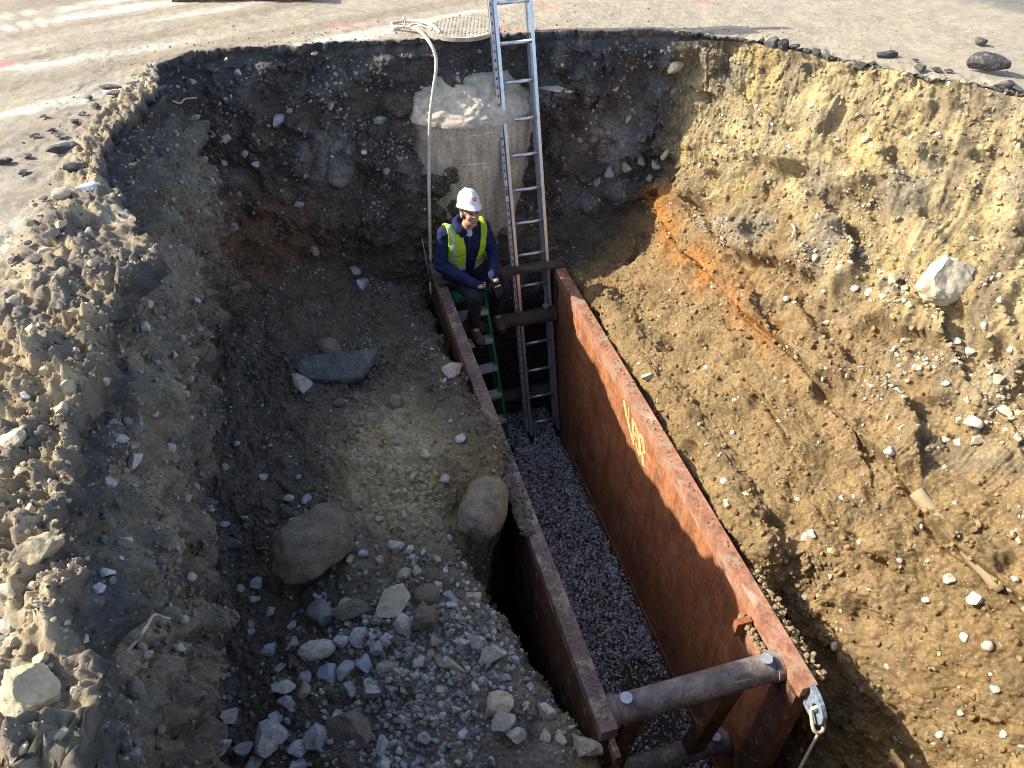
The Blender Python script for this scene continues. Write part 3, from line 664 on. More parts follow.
def rock_mesh(name, seed, mat, sub=3, **kw):
    v, f = rock_data(seed, sub, **kw)
    me = bpy.data.meshes.new(name); me.from_pydata(v.tolist(), [], f.tolist()); me.materials.append(mat)
    me.polygons.foreach_set('use_smooth', [True]*len(me.polygons))
    try: me.set_sharp_from_angle(angle=R(24))
    except Exception: pass
    me.update(); return me
PROTO = {}
for kind, mt, kw, n in [('grey', 'rock_grey', dict(), 5), ('white', 'rock_white', dict(), 4), ('blue', 'rock_blue', dict(flat=0.6), 3), ('tan', 'rock_tan', dict(), 4),
                        ('brown', 'rock_brown', dict(round_=True, rough=0.12), 2), ('asph', 'asphalt', dict(flat=0.45, rough=0.12), 4), ('round', 'rock_grey', dict(round_=True, rough=0.09), 3)]:
    PROTO[kind] = [rock_mesh('stone_'+kind, 100+len(PROTO)*20+i, M[mt], 4, **kw) for i in range(n)]
PLACED = []
def stone(px, py, wpx, kind='grey', label=None, group=None, name='stone', cat='stone', sink=0.28, sq=(1, 1, 1), rz=None, mesh=None, tilt=0.25, pos=None, nrm=None):
    if pos is None:
        pos, nrm, d = hit(px, py)
    else:
        d = (pos-CAMP).length
    s = wpx*d/FPX/2*0.98
    me = mesh or random.choice(PROTO[kind])
    o = bpy.data.objects.new(name, me); COL.objects.link(o)
    n = (nrm*0.75+Vector((0, 0, 0.5))).normalized()
    qn = n.to_track_quat('Z', 'Y')
    e = Matrix.Rotation(random.uniform(0, 6.28) if rz is None else rz, 4, 'Z')
    t = Matrix.Rotation(random.uniform(-tilt, tilt), 4, 'X')
    o.matrix_world = Matrix.Translation(pos+n*s*(0.6*sq[2]-sink)) @ (qn.to_matrix().to_4x4() if rz is None else Matrix.Identity(4)) @ e @ t @ Matrix.Diagonal((s*sq[0], s*sq[1], s*sq[2], 1))
    tag(o, label, cat, group); PLACED.append((pos.copy(), s)); return o

# the rocks one can point at
def special(px, py, wpx, seed, mat, label, sub=5, sq=(1, 1, 1), rz=0, sink=0.25, name='boulder', cat='boulder', tilt=0.0, **kw):
    return stone(px, py, wpx, label=label, name=name, cat=cat, mesh=rock_mesh(name, seed, M[mat], sub, **kw), sq=sq, rz=rz, sink=sink, tilt=tilt)
special(318, 558, 92, 9, 'rock_brown', 'large smooth brown boulder in the shaded left bench hollow', rz=0.85, sq=(1, .72, .95), sink=0.1, cuts=4, rough=0.13, flat=.95)
special(352, 372, 88, 11, 'rock_slate', 'dark slate slab with pale streaks lying on the left bench', rz=0.15, sq=(1, .6, .9), sink=0.08, flat=0.7, cuts=5, rough=.10)
special(303, 386, 34, 17, 'rock_white', 'white capped boulder half buried at the foot of the left wall', rz=-0.9, sq=(1, .7, .8), sink=.2, cuts=6, rough=.12)
special(483, 508, 70, 23, 'rock_brown', 'rounded brown boulder hanging over the gap beside the steel box', rz=1.3, sq=(1.1, .85, 1.1), sink=0.1, cuts=5, rough=.12, flat=.9, round_=True)
special(945, 281, 47, 33, 'rock_tan', 'big pale boulder set in the sunlit right bank', rz=-0.25, sq=(1, .9, .95), sink=.55, cuts=9, rough=.16, flat=.85)
special(395, 608, 46, 41, 'rock_tan', 'largest yellowish split rock on the left bench heap', rz=0.6, sq=(1, .75, .8), sink=.1)
special(314, 656, 36, 43, 'rock_white', 'round pitted white rock amid the bench heap', rz=0.2, sq=(1, .85, .85), sink=.1, name='rock', cat='rock', round_=True, rough=.1)
special(424, 622, 34, 47, 'rock_brown', 'lumpy brown clod just right of the yellowish split rock', rz=0.4, sink=.1, name='soil_clod', cat='clod', cuts=8, rough=.16)
special(322, 620, 36, 49, 'rock_slate', 'dark grey blocky rock below the large brown boulder', rz=-.5, sink=.1, name='rock', cat='rock')
special(356, 612, 40, 53, 'rock_brown', 'flat brown grey rock right of the dark blocky rock', rz=.2, sq=(1, .7, .7), sink=.1, name='rock', cat='rock')
special(430, 597, 26, 59, 'rock_brown', 'round grey brown cobble above the lumpy clod', rz=.2, sink=.1, name='cobble', cat='stone', round_=True, rough=.07)
special(352, 735, 50, 61, 'rock_brown', 'large rough brown clod at the bottom of the bench heap', rz=-.6, sq=(1, .9, .9), sink=.15, name='soil_clod', cat='clod', cuts=8, rough=.18)
special(277, 740, 34, 67, 'rock_grey', 'pale grey angular rock at the lower left of the heap', rz=.4, sink=.1, name='rock', cat='rock')
special(318, 739, 28, 71, 'rock_grey', 'flat grey rock beside the large rough brown clod', rz=.3, sink=.1, name='rock', cat='rock')
special(496, 656, 32, 73, 'rock_white', 'longish pale rock near the crumbling bench edge', rz=.2, sq=(1, .6, .7), sink=.1, name='rock', cat='rock')
special(452, 668, 40, 79, 'rock_tan', 'long flat tan rock across the middle of the heap', rz=-.5, sq=(1, .45, .5), sink=.1, name='rock', cat='rock')
special(500, 706, 30, 83, 'rock_tan', 'sunlit yellowish crumbly rock on the lower bench', rz=-.5, sink=.1, name='rock', cat='rock', rough=.16)
special(504, 727, 26, 89, 'rock_grey', 'grey block resting just below the sunlit crumbly rock', rz=1.0, sink=.05, name='rock', cat='rock')
special(517, 738, 22, 97, 'rock_white', 'small pale block leaning on the grey block', rz=.1, sink=.05, name='rock', cat='rock')
special(541, 714, 26, 101, 'rock_white', 'upright pale pointed rock near the box end', rz=-.8, sq=(.9, .7, 1.1), sink=.05, name='rock', cat='rock')
special(580, 752, 36, 103, 'rock_tan', 'sunlit pale clod at the very corner of the bench', rz=-.4, sink=.15, name='soil_clod', cat='clod', rough=.16)
special(283, 688, 26, 107, 'rock_white', 'thin white lacy sheet fragment lying among stones', rz=-.3, sq=(1, .75, .14), sink=0, name='white_fragment', cat='fragment', rough=.16)
special(233, 545, 30, 109, 'rock_slate', 'small flat grey slab at the foot of the left wall', rz=.1, sq=(1, .55, .45), sink=.05, name='rock', cat='rock')
special(30, 698, 60, 113, 'rock_tan', 'biggest tan rock lodged on the broken road edge', rz=-1.0, sq=(1, .75, .8), sink=.2, cuts=7, rough=.16, name='boulder')
special(40, 552, 44, 127, 'rock_tan', 'blocky tan clod on the road edge by dark asphalt', rz=.4, sink=.2, rough=.16, name='soil_clod', cat='clod')
special(14, 440, 24, 131, 'rock_tan', 'angular pale rock near the left edge of the road', rz=.4, sink=.1, name='rock', cat='rock')
special(90, 189, 22, 137, 'rock_blue', 'bluish white fragment poking out of the left soil berm', rz=.4, sq=(1, .6, .5), sink=0.0, name='white_fragment', cat='fragment')
special(62, 198, 16, 139, 'rock_tan', 'rounded tan cobble on the berm by bluish fragment', rz=.4, sink=.1, name='cobble', cat='stone', round_=True)
special(555, 88, 42, 149, 'rock_white', 'flat pale concrete lump stuck in the far wall by the ladder', rz=-.35, sq=(1, .4, .3), sink=.25, name='concrete_lump', cat='concrete')
special(381, 121, 18, 151, 'rock_white', 'whitish lump stuck in far wall left of the manhole', rz=.35, sq=(1, .5, .5), sink=.2, name='concrete_lump', cat='concrete')
special(672, 68, 24, 157, 'rock_tan', 'pale knobbly lump high in the far wall corner', rz=.8, sq=(1, .7, .9), sink=.2, name='rock', cat='rock')
special(648, 378, 13, 163, 'rock_white', 'bright white stone on the soil right beside the steel panel', rz=.3, sink=.1, name='stone', cat='stone', sub=4)
special(891, 453, 15, 167, 'rock_white', 'white stone with a dark hollow under it on the right bank', rz=.3, sink=.1, name='stone', cat='stone', sub=4)
special(977, 599, 16, 173, 'rock_white', 'pale stone low on the right bank near the frame edge', rz=.3, sink=.15, name='stone', cat='stone', sub=4)
special(972, 424, 18, 179, 'rock_white', 'biggest pale stone of the rubble band on the right bank', rz=.3, sink=.1, name='stone', cat='stone', sub=4)
# asphalt pieces
special(985, 73, 33, 181, 'asphalt', 'largest dark asphalt chunk sitting on the right rim', rz=-.5, sq=(1, .6, .75), sink=.0, name='asphalt_chunk', cat='asphalt chunk', rough=.1)
special(1006, 87, 22, 191, 'asphalt', 'dark asphalt piece just below the largest chunk', rz=.3, sq=(1, .6, .5), sink=.1, name='asphalt_chunk', cat='asphalt chunk')
special(887, 57, 20, 193, 'asphalt', 'dark flat asphalt block on the rim left of the largest chunk', rz=.1, sq=(1, .6, .6), sink=.1, name='asphalt_chunk', cat='asphalt chunk')
special(979, 45, 11, 197, 'asphalt', 'lone small black lump out on the dusty road', rz=.1, sink=.05, name='asphalt_chunk', cat='asphalt chunk', sub=4)
special(64, 152, 27, 199, 'asphalt', 'dark tilted asphalt slab on the left road shoulder', rz=.6, sq=(1, .6, .45), sink=.0, name='asphalt_chunk', cat='asphalt chunk')
special(72, 170, 25, 211, 'asphalt', 'second asphalt slab just nearer than the tilted one', rz=.2, sq=(1, .7, .4), sink=.0, name='asphalt_chunk', cat='asphalt chunk')
special(4, 164, 18, 223, 'asphalt', 'black asphalt piece at the left edge of the road', rz=.2, sq=(1, .7, .5), sink=.0, name='asphalt_chunk', cat='asphalt chunk')
for i, (px, py, wp, lb) in enumerate([(112, 88, 22, 'upper thin asphalt flake stacked at the far left corner'), (118, 95, 26, 'lower thin asphalt flake stacked at the far left corner'), (133, 84, 14, 'pale topped flake beside the stacked asphalt flakes')]):
    special(px, py, wp, 227+i*4, 'asphalt', lb, rz=.1*i, sq=(1, .6, .22), sink=-.02, name='asphalt_chunk', cat='asphalt chunk', sub=4)
for px, py, wp in [(772, 43, 14), (783, 46, 12), (795, 49, 16), (806, 53, 13), (818, 52, 10), (828, 55, 10), (862, 68, 12), (872, 66, 9), (920, 71, 12), (935, 72, 9), (948, 73, 8), (915, 62, 7), (1016, 92, 12), (735, 40, 8), (760, 42, 8)]:
    stone(px, py, wp, 'asph', 'small crumbled black asphalt lump along the right rim', 'asphalt lumps along the right rim', 'asphalt_chunk', 'asphalt chunk', sink=.1)
for px, py, wp in [(36, 138, 9), (52, 132, 8), (28, 158, 8), (60, 138, 12), (84, 116, 9), (96, 108, 10), (44, 118, 7), (45, 201, 10), (34, 226, 13), (54, 237, 15), (25, 174, 9), (90, 100, 9), (75, 124, 10), (30, 245, 10), (16, 262, 12), (38, 262, 14)]:
    stone(px, py, wp, 'asph', 'small dark asphalt crumb scattered on the left road shoulder', 'asphalt crumbs on the left shoulder', 'asphalt_chunk', 'asphalt chunk', sink=.1)
for px, py, wp, k in [(14, 300, 34, 'tan'), (60, 275, 30, 'tan'), (95, 262, 26, 'tan'), (30, 330, 20, 'tan'), (10, 275, 26, 'tan'), (45, 250, 20, 'tan'), (60, 225, 22, 'tan'), (75, 245, 20, 'tan'), (88, 232, 18, 'tan'), (35, 205, 14, 'tan'), (70, 385, 24, 'grey'), (45, 370, 20, 'tan'),
                      (25, 395, 18, 'grey'), (60, 410, 26, 'tan'), (8, 590, 30, 'grey'), (32, 585, 22, 'grey'), (60, 600, 20, 'grey'), (12, 640, 30, 'tan'), (40, 660, 24, 'grey'), (75, 690, 26, 'tan'), (85, 640, 18, 'grey'), (20, 470, 26, 'tan'), (45, 485, 24, 'tan'), (65, 500, 18, 'tan'), (30, 510, 22, 'tan'), (60, 735, 24, 'tan'), (20, 750, 26, 'grey')]:
    stone(px, py, wp*0.6, 'tan' if (px+py) % 3 else k, 'sunlit crusty lump of rubble on the broken left road edge', 'rubble lumps on the left road edge', 'rubble_lump', 'rubble', sink=.55)
# heap on the bench
HB = [(258, 584, 14, 'blue'), (253, 600, 14, 'grey'), (272, 613, 13, 'grey'), (293, 627, 14, 'grey'), (402, 627, 22, 'white'), (292, 646, 17, 'tan'), (268, 650, 17, 'blue'), (341, 640, 18, 'grey'),
      (304, 676, 16, 'grey'), (330, 676, 24, 'blue'), (346, 670, 18, 'grey'), (365, 662, 20, 'blue'), (388, 668, 24, 'tan'), (405, 675, 14, 'white'), (420, 664, 17, 'white'), (362, 637, 26, 'grey'), (306, 693, 16, 'tan'),
      (289, 704, 17, 'grey'), (298, 752, 20, 'grey'), (383, 747, 17, 'grey'), (277, 720, 20, 'grey'), (437, 584, 10, 'white'), (450, 597, 13, 'grey'), (471, 600, 20, 'tan'), (455, 603, 13, 'white'), (492, 608, 11, 'white'),
      (434, 641, 13, 'tan'), (462, 645, 16, 'grey'), (478, 642, 18, 'white'), (515, 660, 16, 'grey'), (440, 692, 15, 'tan'), (475, 690, 16, 'grey'), (410, 655, 16, 'blue'), (398, 655, 14, 'grey'), (376, 648, 18, 'grey'),
      (385, 640, 16, 'grey'), (430, 655, 14, 'tan'), (372, 690, 22, 'grey'), (350, 690, 14, 'grey'), (358, 714, 12, 'blue'), (335, 720, 18, 'grey'), (250, 625, 12, 'tan'), (252, 633, 12, 'grey'), (282, 668, 14, 'grey'), (318, 600, 14, 'grey'), (325, 607, 14, 'blue'),
      (346, 604, 18, 'tan'), (416, 570, 12, 'white'), (398, 548, 14, 'white'), (410, 551, 11, 'white'), (414, 557, 10, 'white'), (392, 545, 12, 'white'), (406, 577, 18, 'white'), (380, 560, 10, 'white'), (436, 560, 12, 'tan'), (462, 565, 12, 'tan'),
      (240, 590, 10, 'grey'), (228, 718, 20, 'white'), (222, 745, 20, 'grey'), (246, 750, 22, 'grey'), (255, 765, 22, 'grey'), (420, 703, 14, 'grey'), (455, 710, 12, 'grey'), (465, 735, 14, 'grey'), (425, 740, 16, 'grey'), (405, 720, 14, 'grey'), (440, 755, 14, 'grey'), (530, 690, 14, 'grey'), (545, 738, 16, 'tan'), (560, 738, 16, 'tan'), (525, 708, 12, 'grey'), (392, 690, 14, 'grey'), (300, 768, 20, 'grey'), (385, 765, 18, 'grey')]
for px, py, wp, k in HB:
    stone(px, py, wp, k, 'fist sized angular stone in the pale heap on the left bench', 'stones of the heap on the left bench', sink=.32)
for px, py, wp, k in [(226, 468, 9, 'white'), (263, 479, 12, 'white'), (290, 501, 11, 'white'), (306, 502, 15, 'blue'), (330, 509, 11, 'white'), (293, 525, 15, 'tan'), (225, 525, 10, 'blue'), (245, 519, 9, 'grey'), (364, 556, 12, 'grey'), (350, 561, 12, 'tan'), (300, 478, 8, 'grey'), (238, 445, 8, 'grey'), (390, 470, 10, 'tan'), (430, 468, 8, 'white'), (412, 478, 12, 'tan'), (445, 480, 12, 'grey'), (425, 455, 14, 'tan'), (460, 440, 14, 'grey'), (380, 520, 12, 'tan'), (452, 372, 20, 'grey'), (330, 352, 26, 'brown'), (395, 405, 20, 'brown'), (340, 405, 14, 'brown')]:
    stone(px, py, wp, k, 'single small stone on the dark middle of the left bench', 'stones on the dark middle of the bench', sink=.15)
for px, py, wp, k in [(786, 300, 9, 'white'), (826, 323, 9, 'white'), (816, 258, 12, 'white'), (855, 289, 10, 'white'), (882, 297, 13, 'white'), (903, 289, 13, 'white'), (870, 292, 12, 'white'), (893, 280, 14, 'grey'), (910, 305, 10, 'white'), (956, 342, 10, 'white'), (970, 352, 12, 'white'), (1005, 411, 17, 'white'), (978, 440, 15, 'white'), (958, 442, 9, 'white'), (946, 440, 9, 'white'), (1017, 437, 9, 'white'), (998, 380, 12, 'white'), (940, 330, 9, 'white'), (985, 325, 10, 'white'), (1000, 300, 9, 'white'),
                      (862, 256, 8, 'white'), (880, 272, 10, 'grey'), (968, 400, 9, 'white'), (985, 395, 8, 'white'), (1012, 350, 9, 'white'), (946, 385, 9, 'white'), (960, 420, 10, 'white'), (935, 315, 9, 'white'), (905, 340, 8, 'white'), (840, 268, 9, 'white'), (800, 246, 9, 'white'), (866, 140, 10, 'white'), (872, 146, 8, 'white'), (845, 175, 9, 'white'), (790, 147, 9, 'white'), (812, 105, 8, 'white')]:
    stone(px, py, wp*.88, 'tan' if (px*7+py) % 5 < 2 else k, 'pale stone of the scattered rubble on the upper right bank', 'pale stones on the upper right bank', sink=.4)
for px, py, wp, k in [(700, 424, 9, 'tan'), (725, 481, 14, 'tan'), (728, 504, 12, 'tan'), (700, 506, 10, 'tan'), (733, 433, 7, 'white'), (735, 400, 7, 'white'), (706, 368, 7, 'white'), (805, 538, 13, 'grey'), (812, 534, 9, 'grey'), (830, 550, 9, 'tan'), (950, 579, 13, 'white'), (965, 637, 10, 'white'), (986, 645, 13, 'white'), (1014, 580, 9, 'white'), (1018, 540, 10, 'tan'), (746, 494, 8, 'tan'), (720, 455, 8, 'tan'), (860, 542, 7, 'white'), (926, 600, 8, 'white'), (995, 690, 10, 'white'), (1005, 735, 9, 'white'), (940, 735, 8, 'white'), (960, 712, 7, 'white'), (870, 590, 7, 'tan'), (835, 645, 12, 'tan'), (900, 560, 7, 'white')]:
    stone(px, py, wp*.88, k, 'loose pale stone on the brown lower slope right of the box', 'stones on the lower right slope', sink=.42)
for px, py, wp, k in [(145, 328, 12, 'white'), (120, 349, 9, 'tan'), (106, 381, 11, 'tan'), (190, 380, 10, 'white'), (185, 395, 9, 'white'), (172, 448, 11, 'white'), (190, 420, 10, 'white'), (121, 441, 12, 'white'), (190, 578, 12, 'white'), (183, 620, 10, 'white'), (135, 445, 11, 'grey'), (110, 485, 16, 'grey'), (134, 460, 22, 'grey'), (186, 500, 14, 'white'), (195, 488, 10, 'white'), (155, 415, 9, 'grey'), (148, 303, 10, 'grey'), (161, 318, 10, 'tan'), (175, 355, 9, 'grey'), (183, 340, 9, 'tan'), (200, 330, 9, 'grey'), (196, 300, 9, 'grey'), (128, 545, 20, 'grey'), (105, 575, 18, 'grey'), (135, 690, 18, 'brown'), (148, 655, 12, 'grey'), (180, 648, 12, 'white'), (176, 590, 12, 'tan'), (100, 590, 16, 'grey')]:
    stone(px, py, wp, k, 'pale stone embedded in the shaded face of the left wall', 'stones embedded in the left wall', sink=.35)
for px, py, wp, k in [(245, 155, 9, 'white'), (196, 118, 10, 'white'), (279, 120, 14, 'grey'), (290, 110, 8, 'white'), (192, 83, 10, 'grey'), (226, 60, 8, 'tan'), (223, 164, 8, 'white'), (256, 164, 10, 'grey'), (238, 72, 8, 'grey'), (174, 133, 9, 'white'), (236, 226, 9, 'blue'), (315, 55, 10, 'grey'), (330, 105, 9, 'grey'), (228, 138, 12, 'grey'), (388, 172, 9, 'white'), (364, 152, 7, 'grey'), (598, 182, 10, 'white'), (610, 172, 12, 'grey'), (625, 168, 12, 'tan'), (640, 160, 14, 'tan'), (655, 165, 12, 'tan'), (665, 155, 12, 'tan'), (650, 178, 14, 'tan'), (680, 165, 12, 'tan'), (615, 90, 8, 'grey'), (628, 118, 10, 'grey'), (580, 140, 8, 'grey'), (232, 290, 14, 'brown'), (243, 287, 16, 'brown'), (300, 205, 9, 'grey'), (315, 250, 10, 'grey'), (355, 270, 14, 'grey'), (362, 285, 16, 'grey')]:
    stone(px, py, wp, k, 'small stone stuck in the dark far wall of the pit', 'stones stuck in the far wall', sink=.35)

# ------------------------------------------------------------------ the uncounted rest: small stones, clods, gravel
def stamp(protos, pos, scl, rot_seed, colr, name, mat, label, nrm=None):
    rnd = np.random.default_rng(rot_seed); Vs, Fs, Cs = [], [], []; off = 0
    n = len(pos); which = rnd.integers(0, len(protos), n)
    q = rnd.normal(size=(n, 4)); q /= np.linalg.norm(q, axis=1)[:, None]
    w_, x_, y_, z_ = q.T
    Rm = np.stack([1-2*(y_*y_+z_*z_), 2*(x_*y_-z_*w_), 2*(x_*z_+y_*w_), 2*(x_*y_+z_*w_), 1-2*(x_*x_+z_*z_), 2*(y_*z_-x_*w_), 2*(x_*z_-y_*w_), 2*(y_*z_+x_*w_), 1-2*(x_*x_+y_*y_)], 1).reshape(n, 3, 3)
    for k, (v, f) in enumerate(protos):
        ix = np.where(which == k)[0]
        if not len(ix): continue
        vv = np.einsum('nij,vj->nvi', Rm[ix], v)*scl[ix][:, None, None]+pos[ix][:, None, :]
        ff = f[None]+(np.arange(len(ix))*len(v))[:, None, None]+off
        Vs.append(vv.reshape(-1, 3)); Fs.append(ff.reshape(-1, 3)); Cs.append(np.repeat(colr[ix], len(v), 0)); off += len(ix)*len(v)
    o = np_mesh(name, np.concatenate(Vs), np.concatenate(Fs), mat, False, {'tint': np.concatenate(Cs)})
    return tag(o, label, name.replace('_', ' '), kind='stuff')
AR = np.linalg.norm(np.cross(G2[:, 1:]-G2[:, :-1], np.roll(G2, -1, 0)[:, :-1]-G2[:, :-1]), axis=2)
AR = np.concatenate([AR, np.zeros((NS, 1))], 1).ravel()
Gf = G2.reshape(-1, 3); NfF = Nf.reshape(-1, 3)
SVi, RVi = SV, RV
vis = (SV < 26.5) & (RV > 0.9)
def scatter(n, wgt, seed):
    rnd = np.random.default_rng(seed); pr = AR*wgt*vis; pr = pr/pr.sum()
    return rnd.choice(len(pr), n, p=pr), rnd
lowp = [rock_data(500+i, 2, flat=0.75, cuts=8, rough=.05) for i in range(8)]
clump = sstep(-0.2, 0.5, noise(Pf, 0.35, 91.0))+0.12
wst = np.where(right > .5, 0.22+2.2*clump**2*sstep(4.0, 4.6, RV)*(1-sstep(5.6, 6.4, RV)), np.where(wallm > .5, 1.4*clump, 0.7*clump))
heapw = 0.6*np.exp(-(((pp-0.1)/0.55)**2+((qq-2.15)/0.6)**2))*bench*leftw
wst = wst+4*heapw
ix, rnd = scatter(20000, wst, 11)
sz = 0.0045+0.018*rnd.random(len(ix))**4+0.012*rnd.random(len(ix))*(heapw[ix] > .3)
base = np.array([[.42, .40, .37], [.30, .30, .29], [.55, .52, .46], [.36, .30, .22], [.33, .34, .345]])[rnd.integers(0, 5, len(ix))]*rnd.uniform(.6, 1.1, (len(ix), 1))
rr = right[ix] > .5
base[rr] = np.array([[.62, .54, .40], [.50, .40, .26], [.70, .66, .56], [.42, .33, .2]])[rnd.integers(0, 4, rr.sum())]*rnd.uniform(.4, .85, (rr.sum(), 1))
stamp(lowp, Gf[ix]+NfF[ix]*(sz*0.12)[:, None], sz, 12, base, 'small_stones', M['stones'], 'small pale stones strewn over the soil of the pit')
ix, rnd = scatter(700, (np.exp(-(((pp-0.12)/0.42)**2+((qq-2.3)/0.5)**2))+0.25*np.exp(-(((pp+0.3)/0.5)**2+((qq-1.7)/0.5)**2)))*bench*leftw, 17)
sz = rnd.uniform(.011, .026, len(ix))
base = np.array([[.50, .48, .44], [.36, .36, .35], [.62, .58, .50], [.42, .36, .27]])[rnd.integers(0, 4, len(ix))]*rnd.uniform(.6, 1.1, (len(ix), 1))
stamp(lowp, Gf[ix]+NfF[ix]*(sz*0.3)[:, None], sz, 18, base, 'broken_stone', M['stones'], 'broken grey stones filling the heap on the left bench')
ix, rnd = scatter(22000, np.where(right > .5, 0.2+0.5*(1-wallm)*lump*sstep(3.6, 2.2, RV)+0.3*lump*sstep(5.8, 6.6, RV), np.where(wallm > .5, 0.35*lump+.1, 0.9*lump+.15)), 13)
sz = 0.006+0.020*rnd.random(len(ix))**3
stamp(lowp, Gf[ix]+NfF[ix]*(sz*0.2)[:, None], sz, 14, col[ix]*rnd.uniform(.8, 1.2, (len(ix), 1)), 'soil_crumbs', M['clods'], 'crumbled lumps of soil lying over the pit sides')
# road crumbs
Rg = Rf.reshape(NS, NRR, 3)
ARr = np.linalg.norm(np.cross(Rg[:, 1:]-Rg[:, :-1], np.roll(Rg, -1, 0)[:, :-1]-Rg[:, :-1]), axis=2); ARr = np.concatenate([ARr, np.zeros((NS, 1))], 1).ravel()
wr = ARr*top*(rSV < 27)*(dd < 4)*(lz*hh*np.exp(-dd/(hw*.9))*5*sstep(-.2, .3, rn1+.2)+np.exp(-dd/0.25)*1.5+0.10*sstep(0, .4, rn2)); wr /= wr.sum()
rnd = np.random.default_rng(15); ix = rnd.choice(len(wr), 6500, p=wr)
sz = 0.003+0.010*rnd.random(len(ix))**3.5*np.exp(-dd[ix]*0.6)
cc = np.where(rnd.random((len(ix), 1)) < .18, np.array([[.12, .11, .10]]), np.array([[.46, .37, .24]]))*rnd.uniform(.7, 1.2, (len(ix), 1))
stamp(lowp, Rf[ix]+np.array([0, 0, 1])*(sz*.25)[:, None], sz, 16, cc, 'road_crumbs', M['stones'], 'loose crumbs of asphalt and soil on the road')
# gravel bed inside the box
ng = 30000
rnd = np.random.default_rng(21)
gp, gq = rnd.uniform(1.03, 2.07, ng), rnd.uniform(1.45, 5.95, ng)
keep = (gq > 2.0+0.18*np.sin(gp*9)+0.1*rnd.random(ng)) | (rnd.random(ng) < 0.45)
gp, gq = gp[keep], gq[keep]
gv = np.stack([gp*CA-gq*SA, gp*SA+gq*CA, np.full(len(gp), -3.80)], 1)
gv[:, 2] += 0.025*noise(gv, 0.35)+rnd.uniform(-.012, .012, len(gp))
sz = .005+.011*rnd.random(len(gp))**1.8
gc = np.array([[.42, .425, .43], [.78, .78, .77], [.26, .26, .26], [.54, .54, .53]])[rnd.integers(0, 4, len(gp))]*rnd.uniform(.7, 1.2, (len(gp), 1))
gravp = [rock_data(700+i, 1, flat=.8, cuts=6, rough=.05) for i in range(6)]
mk = ((((gp-1.82)/.2)**2+((gq-2.45)/.42)**2 > 1) | (rnd.random(len(gp)) < .22)) & (((gp-1.03 > .05*rnd.random(len(gp))) & (2.07-gp > .05*rnd.random(len(gp)))) | (rnd.random(len(gp)) < .3)) & (noise(gv*np.array([1, 1, 0]), 0.4, 3.0) < 2)
stamp(gravp, gv[mk], sz[mk], 22, gc[mk], 'gravel', M['gravel'], 'grey crushed stone bedding on the trench floor')

# ------------------------------------------------------------------ trench box
ZT = -1.95
tb = thing('trench_box', 'rusty steel trench box with two panels held apart by pipes', 'trench box', W(1.55, 1.6, -3.86))
def panel(pin, pout, q0, q1, mat_plate, mat_rail, inner):
    """one side: plate, top rail, end posts and bottom rail are sub-parts of the panel"""
    s = 1 if pout > pin else -1
    bm = bmesh.new(); pbox(bm, pin+s*0.014, pout-s*0.012, q0+0.02, q1-0.02, -3.86, ZT-0.10)
    pl = obj('side_panel', bm, mat_plate, tb)
    bm = bmesh.new(); pbox(bm, pin, pout, q0, q1, ZT-0.095, ZT)
    bmesh.ops.subdivide_edges(bm, edges=[e for e in bm.edges if e.calc_length() > 2], cuts=60, use_grid_fill=True)
    obj('top_rail', bm, mat_rail, pl)
    bm = bmesh.new(); pbox(bm, pin+s*0.006, pin+s*0.020, q0+.1, q1-.1, ZT-0.135, ZT-0.097)
    obj('rail_lip', bm, mat_rail, pl)
    for qa in (q0+0.015, q1-0.2):
        bm = bmesh.new(); pbox(bm, pin-s*.004, pout-s*.002, qa, qa+0.185, -3.84, ZT-0.097)
        obj('end_post_and_shade', bm, M['dark_steel'], pl, bevel=.006)  # wide posts in dark steel stand in for shade below the near pipe
    bm = bmesh.new(); pbox(bm, pin+s*.005, pout-s*.005, q0+.14, q1-.14, -3.86, -3.76)
    obj('bottom_rail', bm, mat_plate, pl)
    return pl
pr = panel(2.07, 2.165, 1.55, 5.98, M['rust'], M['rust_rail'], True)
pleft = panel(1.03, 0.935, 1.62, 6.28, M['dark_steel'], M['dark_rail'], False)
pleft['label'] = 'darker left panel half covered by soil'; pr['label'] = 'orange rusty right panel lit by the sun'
# pocket with a dirt covered shelf on the right panel
bm = bmesh.new(); pbox(bm, 2.035, 2.066, 1.86, 2.14, -2.30, -2.10); obj('pipe_socket', bm, M['rust_rail'], pr, bevel=.006)
bm = bmesh.new(); pbox(bm, 1.97, 2.068, 2.05, 2.09, -2.20, -2.06); obj('gusset', bm, M['rust'], pr, bevel=.004)
# faded stencil: slanting strokes of yellow paint, not legible
bm = bmesh.new()
for k, (qa, za, qb, zb, wd) in enumerate([(4.42, -2.10, 4.30, -2.24, .030), (4.30, -2.22, 4.20, -2.32, .028), (4.30, -2.10, 4.26, -2.20, .018), (4.18, -2.14, 4.10, -2.34, .030), (4.14, -2.14, 4.02, -2.20, .024), (4.10, -2.24, 4.02, -2.26, .020),
                                         (4.02, -2.18, 3.92, -2.38, .032), (3.98, -2.15, 3.90, -2.24, .022), (3.92, -2.14, 3.86, -2.30, .026), (4.22, -2.30, 4.08, -2.40, .024), (3.90, -2.32, 3.82, -2.44, .030), (4.05, -2.34, 3.94, -2.42, .018)]):
    a, b = W(2.0815, 3.88+(qa-4.12)*.8, ZT-.14+(za+2.09)*.8), W(2.0815, 3.88+(qb-4.12)*.8, ZT-.14+(zb+2.09)*.8); bar(bm, a, b, EP, 0.002, wd*1.5)
obj('faded_stencil', bm, M['paint_yellow'], pr)
